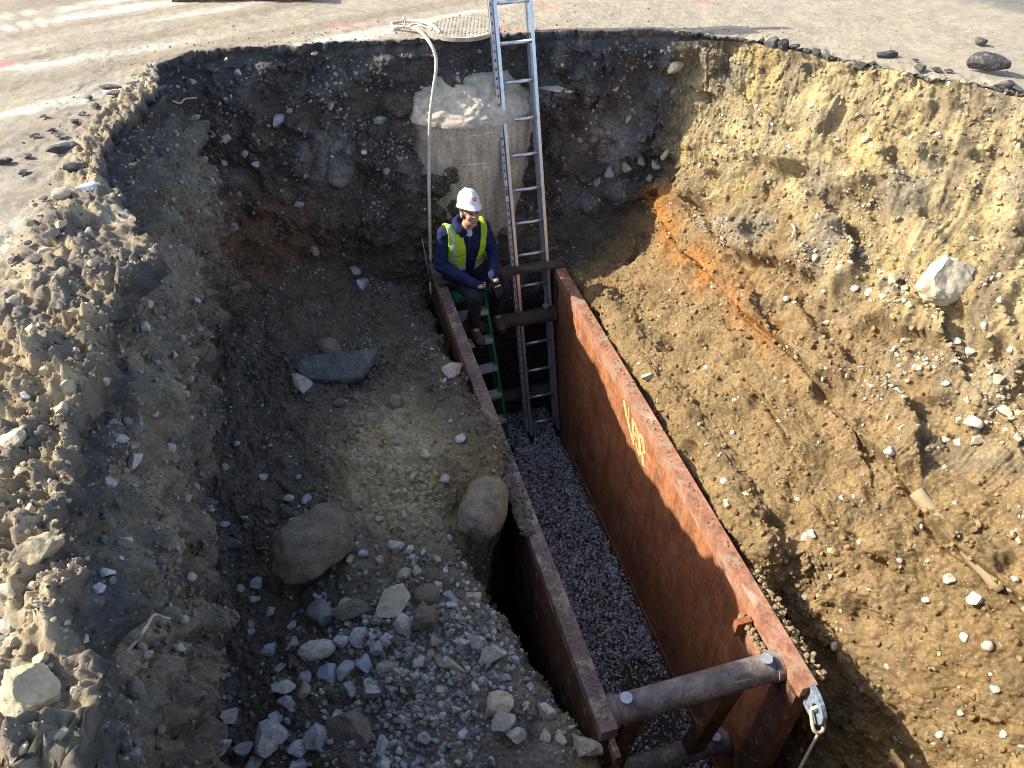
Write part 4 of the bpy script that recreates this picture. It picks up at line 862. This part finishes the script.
# soil spilled on the rails
def clodpile(name, pts, parent, seed, mat, rr=(.012, .03)):
    rnd = np.random.default_rng(seed); bm = bmesh.new()
    for p in pts:
        v, f = lowp[rnd.integers(0, 8)]; s = rnd.uniform(*rr)
        vs = [bm.verts.new(Vector(p)+Vector(x)*s) for x in v.tolist()]
        for t in f.tolist(): bm.faces.new([vs[i] for i in t])
    return obj(name, bm, mat, parent)
M['spill'] = m_plain('spilled_soil', (0.32, 0.24, 0.13), 0.95, var=0.4, scale=40)
M['spill_dark'] = m_plain('dark_spilled_soil', (0.15, 0.125, 0.095), 0.95, var=0.4, scale=40)
def soilpile(name, label, pts, rr, mat, seed):
    o = clodpile(name, pts, None, seed, mat, rr); tag(o, label, 'soil', kind='stuff'); return o
rnd = np.random.default_rng(31)
pts = []
for _ in range(420):
    q = rnd.uniform(2.95, 4.05); p = 0.90+abs(rnd.normal())*0.045*(1.2-abs(q-3.5)); pts.append(W(p, q, ZT+0.002+max(0, 0.045-(p-.9)*.5)*rnd.random()))
soilpile('spilled_soil', 'dark soil spilled over the left panel top', pts, (.010, .032), M['spill_dark'], 5)
pts = [W(rnd.uniform(2.15, 2.25), rnd.uniform(1.6, 2.35), ZT-0.07+0.06*rnd.random()) for _ in range(260)]
pts += [W(rnd.uniform(2.18, 2.29), rnd.uniform(1.7, 2.4), ZT-0.10-0.25*rnd.random()) for _ in range(300)]
pts += [W(rnd.uniform(2.02, 2.06), rnd.uniform(1.86, 2.12), -2.09+.01*rnd.random()) for _ in range(60)]
soilpile('spilled_soil', 'brown soil clinging along the near top of the right panel', pts, (.006, .020), M['spill'], 6)
pts = [W(rnd.uniform(.94, 1.02), rnd.uniform(1.65, 5.9), ZT+.002) for _ in range(150)]
pts += [W(rnd.uniform(2.08, 2.16), rnd.uniform(2.3, 5.95), ZT+.002) for _ in range(110)]
soilpile('soil_bits', 'bits of soil lying along the steel panel tops', pts, (.004, .012), M['spill'], 7)
# spreader pipes with collars, pins; uprights joining near pipes
def spreader(q, z, r, label=None, mat='pipe', pins=True):
    bm = bmesh.new(); tube(bm, [W(1.025+i*(1.05/12), q, z) for i in range(13)], r, 24)
    s = obj('spreader_pipe', bm, M[mat], tb, smooth=True)
    if label: s['label'] = label
    s.data.polygons.foreach_set('use_smooth', [len(p.vertices) == 4 for p in s.data.polygons])
    for p in ((1.045, 1.08) if pins else ()):
        pass
    for pa, pb in ((1.032, 1.075), (2.025, 2.068)):
        bm = bmesh.new(); tube(bm, [W(pa, q, z), W(pb, q, z)], r*1.12, 24); obj('collar', bm, M[mat], s)
    if pins:
        for p in (1.13, 1.97):
            bm = bmesh.new(); tube(bm, [W(p, q, z+r*.9), W(p, q, z+r+.028)], 0.020, 12); tube(bm, [W(p, q, z+r+.028), W(p, q, z+r+.04)], 0.034, 12)
            obj('pin', bm, M['alu_dull'], s)
    return s
spreader(1.76, -2.06, 0.080)
spreader(1.90, -3.32, 0.075)
spreader(5.80, -2.42, 0.072, mat='brace')
spreader(5.80, -3.40, 0.072, mat='brace', pins=False)
for p in (1.19, 1.80):
    bm = bmesh.new(); box(bm, W(p, 1.83, -2.69), EP, EQ, (W(p, 1.90, -3.32)-W(p, 1.76, -2.06)).normalized(), .06, .05, .55); obj('upright', bm, M['dark_steel'], tb, bevel=.008)
# tongue below the near end of the left rail
bm = bmesh.new(); pbox(bm, 0.975, 1.005, 1.50, 1.60, -2.55, -2.0); obj('end_plate', bm, M['dark_steel'], tb, bevel=.01)
# lifting lug at the near right end
bm = bmesh.new()
lug = []
cq, cz, cp = 1.47, -2.02, 2.165
outer = [(-.085, .085), (-.03, .085), (.03, .06), (.075, .01), (.08, -.05), (.05, -.10), (-.01, -.115), (-.085, -.10)]
def ringpts(p, sc=1, hole=False, n=32):
    out = []
    for k in range(n):
        a = 2*PI*k/n; d = Vector((math.cos(a), math.sin(a)))
        if hole: out.append(W(p, cq-.005-d.x*.026, cz-.01+d.y*.036)); continue
        best = 9
        for i in range(len(outer)):
            A_, B_ = Vector(outer[i]), Vector(outer[(i+1) % len(outer)])
            e = B_-A_; den = d.x*e.y-d.y*e.x
            if abs(den) < 1e-9: continue
            t = (A_.x*e.y-A_.y*e.x)/den; u = (A_.x*d.y-A_.y*d.x)/den
            if t > 0 and -1e-6 <= u <= 1+1e-6: best = min(best, t)
        out.append(W(p, cq-d.x*best, cz+d.y*best))
    return out
rings = [[bm.verts.new(v) for v in ringpts(p, hole=h)] for p, h in ((cp-.05, False), (cp-.025, False), (cp-.025, True), (cp-.05, True))]
for a, b in zip(rings, rings[1:]+rings[:1]):
    for k in range(32): bm.faces.new((a[k], a[(k+1) % 32], b[(k+1) % 32], b[k]))
bmesh.ops.recalc_face_normals(bm, faces=bm.faces)
obj('lifting_lug', bm, M['lug_paint'], tb)
# rope tied through the lug
A = W(cp-.04, cq-.01, cz-.03)
bm = bmesh.new()
tube(bm, smooth_path([W(cp-.07, cq, cz-.02), W(cp-.03, cq-.01, cz+.015), W(cp, cq-.02, cz-.04), W(cp-.03, cq-.09, cz-.10), W(cp-.08, cq-.08, cz-.09), W(cp-.07, cq, cz-.02)], 6), .011, 8)
tube(bm, smooth_path([W(cp-.05, cq-.09, cz-.10), W(cp-.14, cq-.16, cz-.45), W(cp-.24, cq-.24, cz-.95), W(cp-.34, cq-.30, -3.6), W(cp-.36, cq-.2, -3.83)], 8), .0085, 8)
rp = obj('tie_rope', bm, M['rope'], None, smooth=True)
tag(rp, 'dirty pale rope knotted through the lug of the steel box', 'rope')

# ------------------------------------------------------------------ extension ladder
ld = thing('extension_ladder', 'tall aluminium extension ladder leaning from the trench floor over the far rim', 'ladder', W(1.9, 5.52, -3.80))
LB, LT = W(1.905, 5.50, -3.80), W(1.835, 6.455, 0.0)
ldir = (LT-LB).normalized(); lside = EP - ldir*EP.dot(ldir); lside.normalize(); lnorm = lside.cross(ldir).normalized()
if lnorm.y > 0: lnorm = -lnorm                                     # towards the viewer
LL = 5.6
def lpt(s, t, n=0.0): return LB + lside*s + ldir*t + lnorm*n
HW = 0.150
def rail(s, n0, t0, t1, wd, dp, mat='alu'):
    bm = bmesh.new()
    bar(bm, lpt(s, t0, n0), lpt(s, t1, n0), lside, 0.006, dp)
    for nn in (-dp/2, dp/2): bar(bm, lpt(s+(wd/2 if s < 0 else -wd/2)*0, t0, n0+nn), lpt(s, t1, n0+nn), lside, wd, 0.006)
    return bm
for s in (-HW, HW):
    r_ = obj('side_rail', rail(s, 0, 0.0, LL, 0.028, 0.066), M['alu'], ld)
    bm = bmesh.new(); bar(bm, lpt(s, -.01, 0), lpt(s, .07, 0), lside, .04, .09); obj('rubber_foot', bm, M['black'], r_, bevel=.004)
n_r = int(LL/0.305)
for k in range(n_r):
    t = 0.20+0.305*k
    bm = bmesh.new(); tube(bm, [lpt(-HW, t), lpt(HW, t)], 0.0165, 12); obj('rung', bm, M['alu'], ld, smooth=True)
# the second section rides behind the left rail
for s in (-HW-0.036, HW-0.012):
    rr_ = obj('fly_rail', rail(s, -0.07 if s > 0 else -0.012, 0.12, LL-0.25, 0.026, 0.06 if s < 0 else .03), M['alu_dull'], ld)
    if s < 0:
        bm = bmesh.new()
        for k in range(70):
            t = 0.3+k*0.07
            bar(bm, lpt(s, t, .020), lpt(s, t+.022, .020), lside, .012, .006)
        obj('rung_lock_track', bm, M['dark_steel'], rr_)
for t, mt in ((2.62, 'sticker'), (2.70, 'sticker_white'), (2.56, 'sticker_white')):
    bm = bmesh.new(); bar(bm, lpt(-HW-0.036, t, .0235), lpt(-HW-0.036, t+.05, .0235), lside, .024, .004); obj('sticker', bm, M[mt], ld)

# ------------------------------------------------------------------ stepladder
sl_ = thing('stepladder', 'green sided stepladder with flat aluminium steps inside the box', 'stepladder', W(1.3, 5.5, -3.8))
S0, S1 = W(1.50, 5.36, -3.78), W(1.37, 5.80, -2.04)
sd_ = (S1-S0).normalized(); ss = (EP-sd_*EP.dot(sd_)).normalized(); sn = ss.cross(sd_).normalized()
if sn.y > 0: sn = -sn
def spt(s, t, n=0): return S0+ss*s+sd_*t+sn*n
SLn = (S1-S0).length
for k, s in enumerate((0.0, -0.37)):
    bm = bmesh.new()
    a, b = spt(s-(0.03 if k else 0), 0), spt(s+(0.04 if k else 0), SLn)
    bar(bm, a, b, ss, .008, .072)
    for nn in (-.034, .034): bar(bm, a+sn*nn+ss*(.01 if k else -.01), b+sn*nn+ss*(.01 if k else -.01), ss, .024, .005)
    o = obj('side_rail', bm, M['green'], sl_)
    bm = bmesh.new(); bar(bm, spt(s-(0.03 if k else 0), -.02), spt(s-(0.03 if k else 0), .05), ss, .05, .1); obj('rubber_foot', bm, M['black'], o, bevel=.004)
for k in range(6):
    t = 0.14+0.30*k
    c = spt(-0.185, t, 0)
    hz = Vector((sn.x, sn.y, 0)).normalized()
    bm = bmesh.new(); box(bm, c+hz*.012, ss, hz, EZ, .178, .05, .004)
    box(bm, c+hz*.060+EZ*-.016, ss, hz, EZ, .178, .003, .017)
    for g in range(6): box(bm, c+hz*(-.03+g*.016)+EZ*.0055, ss, hz, EZ, .174, .0035, .0022)
    obj('step', bm, M['rung_grip'], sl_)
bm = bmesh.new(); box(bm, spt(-.185, SLn+.02), ss, Vector((sn.x, sn.y, 0)).normalized(), EZ, .19, .07, .02); obj('top_cap', bm, M['green'], sl_, bevel=.008)
for s in (-.03, -.34):
    bm = bmesh.new(); bar(bm, spt(s, .25, -.12), spt(s, SLn-.02, -.05), ss, .03, .02); obj('rear_rail', bm, M['green'], sl_)

# ------------------------------------------------------------------ concrete manhole and its cover
mh = thing('concrete_manhole', 'pale concrete manhole shaft exposed in the far wall behind the ladder', 'manhole', W(1.42, 6.9, -2.0))
mc = W(1.50, 6.93, 0)
def lathe_np(prof, n, name, mat, parent, wob=0.0, seed=0.0, n2=None):
    V_, F_ = [], []
    for (r, z) in prof:
        for k in range(n):
            a = 2*PI*k/n; V_.append((mc.x+r*math.cos(a), mc.y+r*math.sin(a), z))
    for i in range(len(prof)-1):
        for k in range(n): F_.append((i*n+k, i*n+(k+1) % n, (i+1)*n+(k+1) % n, (i+1)*n+k))
    V_ = np.array(V_, np.float32)
    if wob:
        d = wob*(fbm(V_, 0.30, 3, seed)+0.18*chunk(*worley(V_, 0.09, seed))+0.35*noise(V_, 0.035, seed)); rad = V_-np.array([mc.x, mc.y, 0], np.float32); rad[:, 2] = .3
        rad /= np.linalg.norm(rad, axis=1)[:, None]; V_ = V_+rad*d[:, None]
    o = np_mesh(name, V_, np.array(F_), mat, True); o.parent = parent; o.location = -parent.location; return o
zs = np.linspace(-2.6, -0.62, 60)
lathe_np([(0.70+0.0*z, z) for z in zs]+[(0.64, -0.60)], 120, 'barrel', M['concrete'], mh, .006)
lathe_np([(0.712, -0.66), (0.715, -0.63)]+[(0.71-0.24*t**1.3, -0.62+0.30*t) for t in np.linspace(0, 1, 70)]+[(0.0, -.30)], 220, 'mortar_collar', M['mortar'], mh, .032, 4.0)
lathe_np([(0.30, z) for z in np.linspace(-.40, -.03, 14)]+[(0.34, -.028), (0.34, -.006)], 48, 'frame_ring', M['cover'], mh, .008, 2.0)
cv = at_z(462, 29, 0.0)
bm = bmesh.new()
cr = 0.30
bmesh.ops.create_cone(bm, cap_ends=True, segments=56, radius1=cr, radius2=cr*.99, depth=0.03, matrix=Matrix.Translation(Vector((cv.x, cv.y, .004))))
cover = obj('manhole_cover', bm, M['cover'], None)
tag(cover, 'round cast iron manhole cover with raised pattern at the far rim', 'manhole cover')
bm = bmesh.new()
for i in range(-9, 10):
    for j in range(-9, 10):
        xx, yy = i*.031, j*.031
        if xx*xx+yy*yy < (cr-.03)**2:
            a = .78 if (i+j) % 2 else -.78
            box(bm, Vector((cv.x+xx, cv.y+yy, .021)), Vector((math.cos(a), math.sin(a), 0)), Vector((-math.sin(a), math.cos(a), 0)), EZ, .012, .005, .0018)
tr = obj('tread_pattern', bm, M['cover'], None); tr.parent = cover

# ------------------------------------------------------------------ hose over the rim
def gz(px, py, lift):
    l, n, d = hit(px, py); return l+Vector((0, 0, lift))
hp = [at_z(440, 33, .02), at_z(430, 24, .02), at_z(410, 21, .02), at_z(393, 23, .02), at_z(394, 27, .025), at_z(404, 27, .03), at_z(418, 30, .04)]
hp += [at_q(430, 43, 6.46), at_q(435.5, 56, 6.40), at_q(436, 70, 6.37), at_q(433, 92, 6.34), at_q(430, 120, 6.30), at_q(429, 170, 6.26), at_q(429.5, 215, 6.20), at_q(431, 262, 6.12)]
bm = bmesh.new(); tube(bm, smooth_path(hp, 8), .0145, 10)
hs = obj('hose', bm, M['hose'], None, smooth=True); tag(hs, 'pale hose running over the far rim and hanging down to the worker', 'hose')
bm = bmesh.new(); tube(bm, smooth_path([at_z(396, 27, .02), at_z(405, 25, .06), at_z(404, 17, .12), at_z(403, 22, .05), at_z(407, 27, .02), at_z(416, 24, .02), at_z(426, 27, .02), at_z(432, 29, .02)], 6), .008, 8)
tw = obj('twisted_cord', bm, M['root'], None, smooth=True); tag(tw, 'tangled tan cord lying on the road by the hose end', 'cord')
bm = bmesh.new()
ring = [W(0.90+.03*math.cos(a)*.3, 6.02+.035*math.cos(a), -2.06+.06*math.sin(a)) for a in np.linspace(0, 2*PI, 20)]
tube(bm, ring, .008, 8); tube(bm, [W(.90, 6.03, -2.0), W(.89, 6.08, -1.8), W(.88, 6.16, -1.6)], .003, 6)
rg = obj('sling_loop', bm, M['hose'], None, smooth=True); tag(rg, 'small wire loop hanging beside the far end of the left panel', 'wire loop')

# ------------------------------------------------------------------ beam lying on the road beyond, roots, buried pipe, plank
a, b = at_z(172, 2.0, 0), at_z(310, 2.2, 0)
d = (b-a).normalized(); nr = Vector((-d.y, d.x, 0))
bm = bmesh.new()
L2 = (b-a).length/2; c = (a+b)/2+nr*.09
box(bm, c+EZ*.012, d, nr, EZ, L2, .09, .012); box(bm, c+EZ*.10, d, nr, EZ, L2-.002, .008, .075); box(bm, c+EZ*.188, d, nr, EZ, L2, .09, .012)
be = obj('steel_beam', bm, M['dark_steel'], None, bevel=.004); tag(be, 'rusty steel beam lying on the road at the back', 'beam')
def wire(name, label, cat, pxs, r, mat, lift=.02):
    bm = bmesh.new(); pts = []
    for (px, py) in pxs:
        l, n, d_ = hit(px, py); pts.append(l+n*lift)
    tube(bm, smooth_path(pts, 6), r, 7); o = obj(name, bm, mat, None, smooth=True); tag(o, label, cat)
wire('root', 'bent pale root sticking out of the near left wall', 'root', [(117, 642), (128, 629), (138, 620), (148, 619), (152, 623), (163, 622)], .006, M['root'], .05)
wire('root', 'short pale root poking from the upper far wall corner', 'root', [(171, 99), (177, 101), (184, 98), (193, 97)], .007, M['root'], .03)
wire('root', 'thin wisp of root low on the bank by the far corner', 'root', [(793, 240), (795, 232), (794, 226)], .008, M['root'], .03)
pts = []
for px, py in [(905, 480), (922, 499), (940, 518), (958, 540), (972, 557), (990, 578), (1004, 596)]:
    l, n, d_ = hit(px, py); pts.append((l, n))
A_ = pts[1][0]-pts[1][1]*.002; B_ = pts[-2][0]-pts[-2][1]*.006
bm = bmesh.new(); tube(bm, [A_+(B_-A_)*t for t in np.linspace(-.1, 1.15, 14)], .042, 20)
gpv = obj('buried_pipe', bm, M['grey_pipe'], None, smooth=True); tag(gpv, 'smooth grey buried pipe half exposed in the right bank', 'pipe')
bm = bmesh.new(); pbox(bm, 0.945, 2.16, 5.85, 5.97, ZT+.002, ZT+.042)
bmesh.ops.subdivide_edges(bm, edges=bm.edges[:], cuts=3, use_grid_fill=True)
pk = obj('timber_plank', bm, M['plank'], None, bevel=.006); tag(pk, 'muddy timber plank laid across the far ends of the steel panels', 'plank')

# ------------------------------------------------------------------ the worker
HIP = W(1.19, 5.97, -1.92)
fw = Vector((0.40, -0.917, 0)).normalized(); rx = Vector((-fw.y, fw.x, 0))         # forward, image right
def L(v): return HIP+rx*(v[0]*.95)+fw*(v[1]*.98)+EZ*(v[2]*(1.03 if v[2] > 0 else 1))
def capsule(bm, a, b, ra, rb, n=14):
    a, b = Vector(a), Vector(b); d = b-a; Ln = d.length
    steps = max(2, int(Ln/(min(ra, rb)*0.5))+1)
    for i in range(steps+1):
        t = i/steps
        bmesh.ops.create_icosphere(bm, subdivisions=2, radius=ra+(rb-ra)*t, matrix=Matrix.Translation(a+d*t))
def ellip(bm, c, r, rot=None):
    m = Matrix.Translation(Vector(c)) @ (rot.to_4x4() if rot else Matrix.Identity(4)) @ Matrix.Diagonal((*r, 1))
    bmesh.ops.create_icosphere(bm, subdivisions=3, radius=1.0, matrix=m)
def organic(name, bm, voxel, mat, parent, smooth=4, folds=0.0, fscale=0.07, keep=None, thick=0.0, seed=0.0):
    """fuse the shapes into one skin; everything is given in the worker's own frame"""
    me = bpy.data.meshes.new(name+'_raw'); bm.to_mesh(me); bm.free()
    t = bpy.data.objects.new(name+'_raw', me); COL.objects.link(t)
    md = t.modifiers.new('r', 'REMESH'); md.mode = 'VOXEL'; md.voxel_size = voxel
    ms = t.modifiers.new('s', 'SMOOTH'); ms.iterations = smooth; ms.factor = 0.5
    dg = bpy.context.evaluated_depsgraph_get(); ev = t.evaluated_get(dg)
    m2 = bpy.data.meshes.new_from_object(ev); bpy.data.objects.remove(t); bpy.data.meshes.remove(me)
    b = bmesh.new(); b.from_mesh(m2); bpy.data.meshes.remove(m2)
    if folds:
        b.normal_update(); co = np.array([v.co[:] for v in b.verts], np.float32)
        f = folds*(1-2*np.abs(noise(co*np.float32([1, 1, 1.5]), fscale, seed)))+folds*.5*noise(co, fscale*2.2, seed+3)
        for v, x in zip(b.verts, f): v.co += v.normal*float(x)
    if keep:
        bmesh.ops.delete(b, geom=[v for v in b.verts if not keep(v.co)], context='VERTS')
    if thick:
        b.normal_update(); bmesh.ops.solidify(b, geom=b.faces[:], thickness=thick)
    for v in b.verts: v.co = L(v.co)
    bmesh.ops.recalc_face_normals(b, faces=b.faces)
    return obj(name, b, mat, parent, smooth=True)
wk = thing('person', 'worker in white hard hat, hi-vis vest and navy hoodie sitting at the trench box end', 'person', HIP)
J = dict(hip=(0, 0, .10), belly=(0, .05, .24), chest=(.0, .11, .40), neck=(.01, .16, .56), head=(.03, .215, .715),
         shR=(-.185, .11, .50), elR=(-.265, .16, .24), wrR=(-.02, .40, .13), shL=(.19, .12, .50), elL=(.275, .17, .25), wrL=(.16, .42, .17),
         hpR=(-.09, .02, .07), knR=(-.035, .44, .02), anR=(-.03, .36, -.36), hpL=(.10, .02, .07), knL=(.27, .38, .02), anL=(.25, .24, -.36))
J = {k: Vector(v) for k, v in J.items()}
X = Vector((1, 0, 0))
def torso(bm, g):
    for sx in (-1, 1):
        capsule(bm, J['hip']+X*.075*sx, J['belly']+X*.075*sx, .125+g, .115+g)
        capsule(bm, J['belly']+X*.075*sx, J['chest']+X*.085*sx, .115+g, .115+g)
        capsule(bm, J['chest']+X*.06*sx, (J['shR'] if sx < 0 else J['shL'])-X*.02*sx, .11+g, .07+g)
    capsule(bm, J['chest'], J['neck']-EZ*.03, .11+g, .065+g)
def arm(bm, s, g, full=True):
    capsule(bm, J['sh'+s], J['el'+s], .056+g, .043+g)
    if full: capsule(bm, J['el'+s], J['wr'+s], .043+g, .030+g)
def leg(bm, s, g, low=1.0):
    capsule(bm, J['hp'+s], J['kn'+s], .085+g, .058+g); capsule(bm, J['kn'+s], J['kn'+s].lerp(J['an'+s], low), .056+g, .040+g)
hyaw = Matrix.Rotation(-.10, 3, 'Z') @ Matrix.Rotation(.24, 3, 'X') @ Matrix.Rotation(.05, 3, 'Y')
def Hd(v): return J['head']+hyaw @ Vector(v)
bm = bmesh.new()
torso(bm, -.012); [arm(bm, s, -.006) for s in 'RL']; [leg(bm, s, -.008) for s in 'RL']
capsule(bm, J['neck']-EZ*.04, J['head']-EZ*.05, .058, .054)
ellip(bm, Hd((0, -.005, .03)), (.074, .094, .098), hyaw); ellip(bm, Hd((0, .022, -.055)), (.057, .066, .062), hyaw); ellip(bm, Hd((0, .06, -.095)), (.026, .024, .018), hyaw)
capsule(bm, Hd((0, .084, .012)), Hd((0, .106, -.024)), .010, .015); ellip(bm, Hd((0, .078, .028)), (.055, .02, .014), hyaw)
for sx in (-1, 1):
    ellip(bm, Hd((.078*sx, -.01, -.012)), (.012, .02, .032), hyaw); ellip(bm, Hd((.036*sx, .064, -.03)), (.026, .024, .022), hyaw)
    wr = J['wrR' if sx < 0 else 'wrL']; ellip(bm, wr+Vector((.04*(1 if sx < 0 else .2), .03, -.01)), (.035, .045, .022))
ellip(bm, Hd((0, .083, -.066)), (.024, .012, .010), hyaw)
for s in 'RL':
    a = J['an'+s]; capsule(bm, a, a+Vector((0, .13, -.045)), .042, .032)
body = organic('body', bm, .0075, M['skin'], wk, 3)
for sx in (-1, 1):
    bm = bmesh.new(); ellip(bm, L(Hd((.031*sx, .083, .006))), (.010, .010, .0065)); obj('eye', bm, M['eye'], wk, smooth=True)
bm = bmesh.new(); tube(bm, smooth_path([L(Hd((x_, .097-abs(x_)*.45, -.067+abs(x_)*.12))) for x_ in (-.024, -.012, 0, .012, .024)], 4), .0045, 6); obj('mouth', bm, M['lip'], wk, smooth=True)
bm = bmesh.new()
ellip(bm, Hd((0, -.022, .012)), (.082, .088, .085), hyaw)
organic('hair', bm, .008, M['hair'], wk, 2, .004, .03, keep=lambda c: (hyaw.inverted() @ (c-J['head'])).y < .028)
# clothes
bm = bmesh.new(); torso(bm, .006); [arm(bm, s, .014) for s in 'RL']
for a in np.linspace(.95, 2*PI-.95, 20):                            # hood lying round the neck
    ellip(bm, J['neck']+Vector((.082*math.sin(a), .075*math.cos(a)-.012, .012-.028*math.cos(a))), (.034, .034, .034))
ellip(bm, J['neck']+Vector((0, -.085, -.03)), (.10, .055, .08))
organic('hoodie', bm, .010, M['navy'], wk, 3, .009, .075)
bm = bmesh.new(); ellip(bm, J['neck']+Vector((.004, .048, -.030)), (.040, .028, .050)); organic('shirt', bm, .008, M['tee'], wk, 2, .003)
bm = bmesh.new(); [leg(bm, s, .016, .93) for s in 'RL']
for sx in (-1, 1): capsule(bm, J['hip']+X*.08*sx-EZ*.05, J['hip']+X*.08*sx+EZ*.03, .135, .128)
organic('trousers', bm, .010, M['jeans'], wk, 3, .008, .08, seed=4.0)
bm = bmesh.new(); torso(bm, .024)
def vkeep(c):
    if c.z < .07+.02*math.sin(c.x*30) or c.z > .60: return False
    axis = J['hip'].lerp(J['neck'], max(0, min(1, (c.z-.1)/.46)))
    dx, dy = c.x-axis.x, c.y-axis.y
    if dy > 0 and abs(dx-.035) < .040+.055*max(0, (c.z-.2)/.36): return False   # open front
    if c.z > .34 and abs(dx) > .192: return False                               # arm holes
    if c.z > .50 and abs(dx) < .078: return False                               # neck
    if .22 < c.z <= .34 and abs(dx) > .205: return False
    return True
vest = organic('hi_vis_vest', bm, .006, [M['vest'], M['reflect']], wk, 6, .005, .09, keep=vkeep, thick=.007)
for p in vest.data.polygons:
    c = p.center+vest.location+HIP-HIP  # mesh is in world space
    cw = Vector(p.center); lz_ = cw.z-HIP.z; lx_ = (cw-HIP).dot(rx)
    if .155 < lz_ < .205 or (.125 < abs(lx_) < .150 and lz_ > .24 and lx_ < 0): p.material_index = 1
# gloves: palm, four fingers of unequal length and a thumb each
def glove(wr, d, up, side, curl, el, name='glove'):
    """wrist, pointing direction, back-of-hand normal, thumb side"""
    d = Vector(d).normalized(); up = Vector(up); up = (up-d*up.dot(d)).normalized(); sd2 = d.cross(up)*side
    bm = bmesh.new(); wr = Vector(wr)
    capsule(bm, wr.lerp(Vector(el), .26), wr, .047, .040); capsule(bm, wr, wr+d*.015, .038, .036)
    rot = Matrix((d, d.cross(up), up)).transposed()
    ellip(bm, wr+d*.055, (.055, .046, .021), rot)
    for k, (o, ln) in enumerate([(.034, .072), (.012, .082), (-.011, .076), (-.033, .058)]):
        b0 = wr+d*.090+sd2*o; p1 = b0+d*ln*.42+up*(-.10*curl*ln); p2 = p1+(d*math.cos(curl)-up*math.sin(curl))*ln*.33; p3 = p2+(d*math.cos(curl*1.8)-up*math.sin(curl*1.8))*ln*.28
        capsule(bm, b0-d*.02, p1, .0115, .0105); capsule(bm, p1, p2, .0105, .0098); capsule(bm, p2, p3, .0098, .0085)
    t0 = wr+d*.022+sd2*.034; t1 = t0+(d*.6+sd2*.75-up*.2).normalized()*.045; t2 = t1+(d*.95+sd2*.1-up*.3).normalized()*.035
    capsule(bm, t0, t1, .0145, .012); capsule(bm, t1, t2, .012, .010)
    g = organic(name, bm, .0045, M['glove'], wk, 2, .0015, .02)
    b2 = bmesh.new()
    for o in (.022, 0, -.022): ellip(b2, L(wr+d*.068+sd2*o+up*.0205), (.010, .010, .0045))
    obj('knuckle_pad', b2, M['glove_print'], g, smooth=True)
glove(J['wrR']+Vector((.02, .01, -.002)), (.80, .35, -.25), (.1, .35, 1), 1, .45, J['elR'])
glove(J['wrL']+Vector((0, .02, -.02)), (.12, .75, -.62), (0, .6, .8), -1, .5, J['elL'])
# boots stand on the spreader pipe
for s in 'RL':
    a = J['an'+s]; bm = bmesh.new()
    capsule(bm, a+EZ*.10, a-EZ*.02, .058, .054); capsule(bm, a-EZ*.025, a+Vector((0, .15, -.055)), .052, .042); ellip(bm, a+Vector((0, .15, -.058)), (.050, .055, .038)); ellip(bm, a+Vector((0, -.02, -.055)), (.046, .05, .034))
    b = organic('boot', bm, .008, M['boot'], wk, 2, .003, .04)
    bm = bmesh.new()
    prof = [(-.075, .036), (-.05, .046), (.02, .043), (.10, .047), (.16, .050), (.205, .032)]
    top_ = [L(a+Vector((sx*w2_, y_, -.085))) for sx in (1,) for y_, w2_ in prof]+[L(a+Vector((-w2_, y_, -.085))) for y_, w2_ in prof[::-1]]
    va = [bm.verts.new(v) for v in top_]; vb = [bm.verts.new(v-EZ*.022) for v in top_]
    bm.faces.new(va); bm.faces.new(vb[::-1])
    for i in range(len(va)): bm.faces.new((va[i], vb[i], vb[(i+1) % len(va)], va[(i+1) % len(va)]))
    bmesh.ops.recalc_face_normals(bm, faces=bm.faces); obj('sole', bm, M['black'], b)
# hard hat: ribbed dome and a peak
hc = Hd((0, -.004, .062))
bm = bmesh.new(); n = 40; rings = []
for (r, z) in [(1.10, -.005), (1.12, .0), (1.02, .012), (1.0, .03), (.97, .055), (.88, .085), (.72, .112), (.48, .132), (.22, .141), (0.04, .143)]:
    ring = []
    for k in range(n):
        a = 2*PI*k/n; cx, sy = math.cos(a), math.sin(a)
        pk_ = .042*max(0, sy)**3 if r > 1.05 else 0
        rid = .007*math.exp(-(cx/.16)**2) if (.2 < r < 1.01) else 0
        ring.append(bm.verts.new(L(hc+hyaw @ Vector((cx*r*.098, sy*r*.118+pk_, z*.95+rid-(.018*max(0, sy)**3 if r > 1.05 else 0))))))
    rings.append(ring)
for a, b in zip(rings, rings[1:]):
    for k in range(n): bm.faces.new((a[k], a[(k+1) % n], b[(k+1) % n], b[k]))
bm.faces.new(rings[-1]); bmesh.ops.recalc_face_normals(bm, faces=bm.faces)
hat = obj('hard_hat', bm, M['hat'], wk, smooth=True)
def hatpt(az, z, off=.002):
    prof = [(.03, 1.0), (.055, .97), (.085, .88), (.112, .72)]
    r = np.interp(z, [p_[0] for p_ in prof], [p_[1] for p_ in prof])
    return L(hc+hyaw @ Vector((math.cos(az)*(r*.098+off), math.sin(az)*(r*.118+off), z*.95+.001)))
bm = bmesh.new()
for (a0, a1, z0, z1) in [(1.28, 1.62, .050, .062), (1.20, 1.50, .066, .078), (1.52, 1.72, .068, .076)]:
    q_ = [bm.verts.new(hatpt(a, z, .0035)) for a, z in ((a0, z0), (a1, z0), (a1, z1), (a0, z1))]; bm.faces.new(q_)
obj('hat_sticker', bm, M['sticker'], hat)
